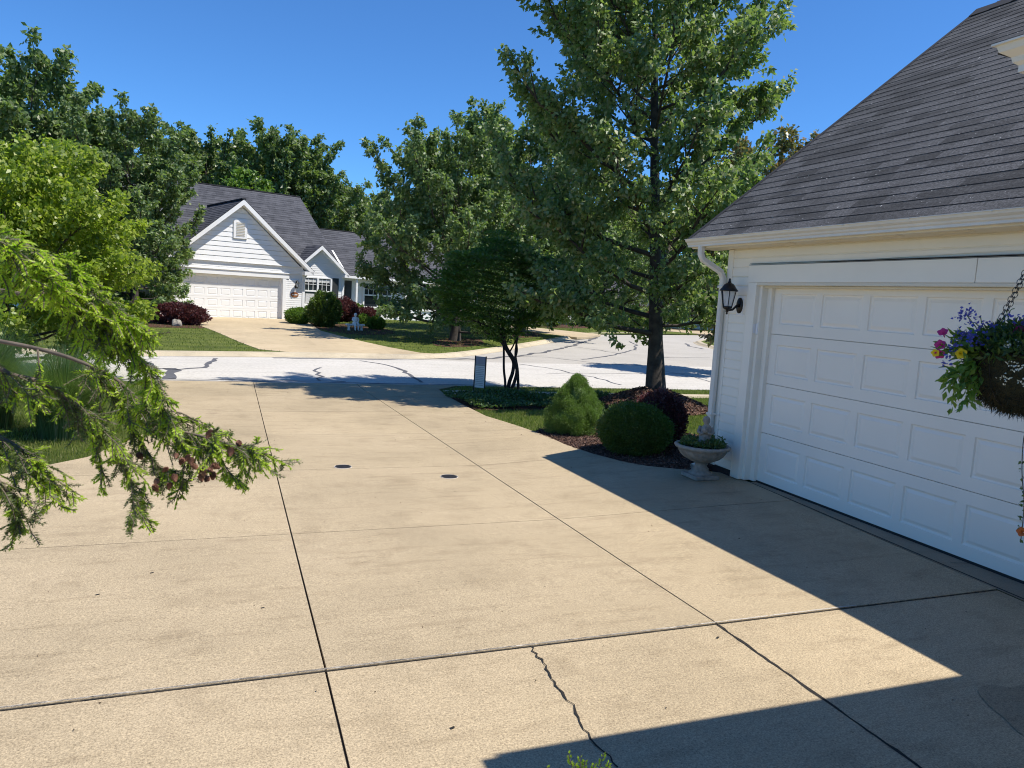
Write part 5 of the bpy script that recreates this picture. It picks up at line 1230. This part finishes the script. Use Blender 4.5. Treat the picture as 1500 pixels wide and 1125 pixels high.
trumpet(at2(1408, 518, -.04), RT*-.2+DN*.1-FW*.9, .028, M['yellowflower'], 'yellow_flower'); trumpet(at2(1370, 517, -.02), RT*-.6+DN*.2-FW*.6, .020, M['yellowflower'], 'yellow_flower')
def cluster(name, spots, mat, n_, size, spread):
    Ps = []; As = []
    for (px, py) in spots:
        c = at2(px, py, -.03+rg.normal()*.015 if 'alyssum' not in name else (-.175 if py > 522 else -.11))
        for k in range(n_): o_ = rg.normal(size=3)*spread; Ps.append(c+o_); As.append(o_*40+rg.normal(size=3)*.4-FW*.5)
    return quads(name, leaves(np.array(Ps), np.array(As), size, size*.75, rg), 4, mat, bk, True)
cluster('lobelia_flowers', [(1412, 458), (1409, 465), (1417, 462), (1421, 455), (1428, 470), (1414, 490), (1408, 495), (1420, 497), (1405, 487), (1430, 478), (1398, 505), (1395, 512), (1450, 475), (1441, 497), (1432, 500), (1385, 528), (1496, 470), (1480, 468), (1424, 492)], M['blueflower'], 13, .011, .0065)
cluster('alyssum_flowers', [(1487, 540), (1480, 533), (1492, 536), (1468, 553), (1474, 557), (1496, 560), (1490, 500), (1475, 506), (1498, 512)], M['whiteflower'], 10, .007, .005)
mb = MB()
for (x0, y0, x1, y1, x2, y2) in [(1450, 510, 1430, 480, 1415, 460), (1455, 505, 1440, 485, 1428, 472), (1450, 500, 1448, 485, 1452, 474), (1445, 512, 1425, 500, 1408, 492), (1490, 500, 1480, 475, 1474, 455), (1440, 520, 1410, 505, 1384, 490), (1440, 525, 1405, 515, 1380, 518), (1455, 500, 1440, 478, 1436, 462), (1476, 470, 1480, 455, 1486, 452), (1474, 460, 1468, 470, 1470, 474)]:
    mb.tube(smooth3([at2(x0, y0), at2(x1, y1), at2(x2, y2)], 4), .0014, 4, False)
obj('flower_stems', mb, M['brightleaf'], bk, True, calc=False)
mb = MB(); vp = [at2(1512, 590, -.05), at2(1500, 640, -.07), at2(1497, 690, -.07), at2(1500, 740, -.07), at2(1495, 795, -.07)]; mb.tube(smooth3(vp, 5), .0012, 4, False)
vi = obj('trailing_vine', mb, M['bark2'], bk, True, calc=False)
Ps = [at2(1497+rg.normal()*2.5, 675+k*5.2, -.07) for k in range(24)]; quads('vine_leaves', leaves(np.array(Ps), rg.normal(size=(24, 3)), .015, .009, rg), 4, M['basketleaf'], vi, True)
trumpet(at2(1497, 779, -.08), RT*-.6-DN*.2-FW*.6, .024, M['orangeflower'], 'orange_flower')

# ------------------------------------------------------------------ hemlock branches reaching in from the left
HB_ = atf(-420, 800, 1.9); hroot = thing('hemlock_tree', 'hemlock with drooping branches, lime new growth and small brown cones, close at left', 'conifer', (HB_[0], HB_[1], 0.0))
tb = MB(); tb.smooth = True; tb.tube([(HB_[0], HB_[1], -.1), (HB_[0], HB_[1], 1.6), (HB_[0]+.02, HB_[1], 3.6)], [.075, .06, .03], 10); obj('trunk', tb, M['twig'], hroot, calc=False)
rg = np.random.default_rng(101)
NP = []; NA = []; NL = []; GP_ = []; GA = []; GL = []; tw = MB(); tw.smooth = True
DNW = np.array([0, 0, -1.0])
def spray(p, d, L, fresh=.5, dens=1.0, r=.0012):
    """one twig with two ranks of needles, lime tip"""
    d = unit(d); n_ = max(4, int(L/.0085)); pts = [p]
    for i in range(n_): d = unit(d+DNW*.035+rg.normal(size=3)*.07); pts.append(pts[-1]+d*L/n_)
    pts = np.array(pts); tw.tube(pts[::2] if len(pts) > 4 else pts, r, 3, False)
    fr0 = 1-min(.95, .036/L*rg.uniform(.6, 1.7)) if rg.uniform() < fresh else 2
    side = unit(np.cross(d, rg.normal(size=3)*.35+np.array([0, 0, 1.0])))
    for i in range(n_):
        t = unit(pts[i+1]-pts[i]); s0 = unit(side-t*(side@t)); q = (i+.5)/n_
        for k in range(int(9*dens)):
            sg_ = 1 if k % 2 else -1; pp = pts[i]+(pts[i+1]-pts[i])*rg.uniform(); a_ = unit(s0*sg_*.95+t*rg.uniform(.25, .7)+rg.normal(size=3)*.22); l = .0125*rg.uniform(.6, 1.15)*(1.05-.35*q)
            if q > fr0: GP_.append(pp); GA.append(unit(a_+t*.5+DNW*.1)); GL.append(l*1.0)
            else: NP.append(pp); NA.append(a_); NL.append(l)
    return pts
def bough(path, r0, r1, nt, tl, fresh, seed, s0=.05, droop=.6, two=True):
    q = smooth3([atf(x, y, z) for x, y, z in path], 5); tw.tube(q, list(np.linspace(r0, r1, len(q))), 6)
    q = np.array(q); n_ = len(q)-1
    for i in range(nt):
        s = s0+(1-s0)*(i+rg.uniform())/nt; k = min(n_-1e-3, s*n_); ii = int(k); p = q[ii]+(q[ii+1]-q[ii])*(k-ii); t = unit(q[ii+1]-q[ii])
        sd = unit(np.cross(t, FW*.3+np.array([0, 0, 1.0])))*(1 if i % 2 else -1)
        d = unit(t*rg.uniform(.5, 1.0)+sd*rg.uniform(.2, .9)+DNW*droop*rg.uniform(.1, 1.3)+rg.normal(size=3)*.2)
        L = tl*rg.uniform(.45, 1.15)*(1.1-.45*s); pts = spray(p, d, L, fresh)
        if two:
            for j in range(int(L/.028)):
                m_ = int(len(pts)*rg.uniform(.15, .9)); d2 = unit(pts[min(m_+1, len(pts)-1)]-pts[m_-1]); s2 = unit(np.cross(d2, rg.normal(size=3)*.5+FW))*(1 if j % 2 else -1)
                spray(pts[m_], d2*.7+s2*.8+DNW*.15, L*rg.uniform(.25, .5), fresh)
    spray(q[-1], q[-1]-q[-2], tl*.5, 1.0)
Z = 1.75
bough([(-500, 470, 1.9), (-120, 480, 1.8), (0, 500, 1.7), (60, 512, 1.68), (110, 527, 1.66), (165, 552, 1.66), (205, 588, 1.66), (250, 625, 1.66), (300, 640, 1.66), (340, 651, 1.66), (368, 656, 1.66)], .006, .0016, 105, .135, .6, 1, .42, .55)
bough([(200, 585, 1.66), (225, 600, 1.7), (265, 605, 1.72), (300, 625, 1.75), (335, 640, 1.75)], .003, .001, 20, .09, .6, 2)
bough([(-400, 300, 1.6), (-60, 340, 1.45), (20, 352, 1.4), (80, 385, 1.42), (140, 430, 1.45), (200, 475, 1.5)], .006, .0014, 85, .13, .95, 3, .45, .4)
bough([(-400, 380, 1.6), (-40, 420, 1.45), (60, 440, 1.45), (140, 470, 1.5), (210, 530, 1.55), (240, 600, 1.6)], .006, .0014, 68, .12, .8, 4, .45, .5)
bough([(-60, 470, 1.4), (0, 540, 1.4), (60, 560, 1.45), (120, 600, 1.5), (170, 650, 1.55), (190, 700, 1.6), (205, 745, 1.6)], .005, .0014, 52, .115, .5, 5, .1, .7)
bough([(-80, 600, 1.4), (0, 640, 1.4), (50, 670, 1.42), (75, 700, 1.45)], .005, .0014, 44, .11, .5, 6, .1, .7)
bough([(-80, 660, 1.35), (-20, 690, 1.35), (20, 730, 1.38), (25, 760, 1.4)], .005, .0014, 34, .09, .3, 7, .1, .8)
bough([(150, 555, 1.7), (190, 620, 1.72), (230, 680, 1.72), (255, 690, 1.7)], .003, .001, 36, .09, .35, 8, .1, .7)
bough([(250, 625, 1.66), (270, 660, 1.68), (268, 700, 1.68), (262, 725, 1.68)], .002, .0009, 15, .06, .2, 9)
bough([(300, 640, 1.66), (320, 665, 1.66), (335, 690, 1.66), (352, 705, 1.66)], .002, .0009, 13, .05, .7, 10)
bough([(-60, 330, 1.3), (0, 352, 1.28), (40, 375, 1.3), (75, 410, 1.32)], .004, .0012, 60, .12, 1.0, 11, .1, .3)
bough([(55, 512, 1.66), (58, 550, 1.66), (55, 590, 1.66)], .0022, .0012, 6, .05, .4, 12)
bough([(135, 540, 1.66), (146, 575, 1.66), (146, 600, 1.66), (140, 640, 1.68), (150, 690, 1.68)], .0024, .001, 20, .08, .4, 13, .4)
obj('branches', tw, M['twig'], hroot, calc=False)
def needles(name, P, A, L, w, mat):
    P = np.array(P); A = np.array(A); L = np.array(L)
    return quads(name, leaves(P-np.array([HB_[0], HB_[1], 0]), A, L, w, rg, .1), 4, mat, hroot, True)
nn_ = needles('needles', NP, NA, NL, .0020, M['needle']); tag(nn_)
needles('new_growth', GP_, GA, np.array(GL)*1.1, .0028, M['newneedle'])
def cone_mesh():
    mb = MB(); mb.smooth = False
    for j in range(7):
        for k in range(7):
            a_ = k*.8976+j*.45; z = -.010+.0032*j; r = .0075*math.sin(math.pi*(j+1.1)/8.6)
            c = np.array([r*.5*math.cos(a_), r*.5*math.sin(a_), z]); o_ = np.array([math.cos(a_), math.sin(a_), .25]); s = np.array([-math.sin(a_), math.cos(a_), 0])
            mb.add([c, c+o_*r*.55+s*.0035, c+o_*r*.85+np.array([0, 0, .002]), c+o_*r*.55-s*.0035, c-np.array([0, 0, .003])], [(0,1,2,3), (4,3,2,1)])
    mb.blob((0, 0, 0), (.0042, .0042, .010), 1, .02, 8, 6); return mb
c0 = obj('cone', cone_mesh(), M['cone'], hroot, True, calc=False); CB = np.array([HB_[0], HB_[1], 0])
spots = [(292, 690), (300, 694), (308, 688), (286, 684), (312, 697), (303, 702), (295, 700), (280, 676), (266, 676), (274, 671), (258, 668), (350, 650), (229, 706), (228, 715), (256, 700), (248, 712), (306, 636), (242, 688), (316, 683), (338, 662), (205, 668)]
for k, (x, y) in enumerate(spots):
    o = c0 if k == 0 else c0.copy()
    if k: scene.collection.objects.link(o); o.parent = hroot
    pz = 1.61+rg.normal()*.012 if x > 100 else 1.42
    o.location = V(atf(x, y, pz)-CB); o.rotation_euler = (rg.uniform(-.9, .9), rg.uniform(-.9, .9), rg.uniform(0, 6)); s = rg.uniform(.6, .85); o.scale = (s, s, s)

# ------------------------------------------------------------------ arborvitae tips just below the camera
q = atf(858, 1150, 2.15); ar = thing('arborvitae', 'lime green arborvitae tips poking into the bottom edge of the photo', 'shrub', (q[0], q[1], float(hz(q[0], q[1]))))
CB2 = np.array([q[0], q[1], float(hz(q[0], q[1]))]); Ps = []; As = []; tb = MB()
for (x, y, x1, y1) in [(846, 1150, 832, 1103), (850, 1150, 850, 1107), (852, 1150, 857, 1114), (872, 1150, 884, 1104), (868, 1150, 870, 1120), (800, 1155, 801, 1123), (940, 1160, 950, 1128), (846, 1140, 842, 1118), (874, 1150, 893, 1118)]:
    a_ = atf(x, y, 2.15)-CB2; b_ = atf(x1, y1, 2.12)-CB2; tb.tube([np.array([a_[0], a_[1], a_[2]-.12]), a_, b_], [.003, .002, .001], 4)
    for i in range(46):
        s = rg.uniform(0, 1); p_ = a_+(b_-a_)*s; sd = unit(np.cross(b_-a_, FW))*(1 if i % 2 else -1); Ps.append(p_+sd*.004*rg.uniform()); As.append(unit(b_-a_)+sd*1.0*(1-.5*s))
obj('twigs', tb, M['twig'], ar, True, calc=False); quads('sprays', leaves(np.array(Ps), np.array(As), .012, .005, rg), 4, M['newneedle'], ar, True)
n = 2500; P = rg.normal(size=(n, 3)); P = unit(P)*rg.uniform(.7, 1, (n, 1))*np.array([.28, .16, .30]); P[:, 2] += .22; P += np.array([.05, -.16, 0])
quads('foliage', leaves(P, rg.normal(size=P.shape)+np.array([0, 0, .8]), .04, .014, rg), 4, M['spruce'], ar, True)
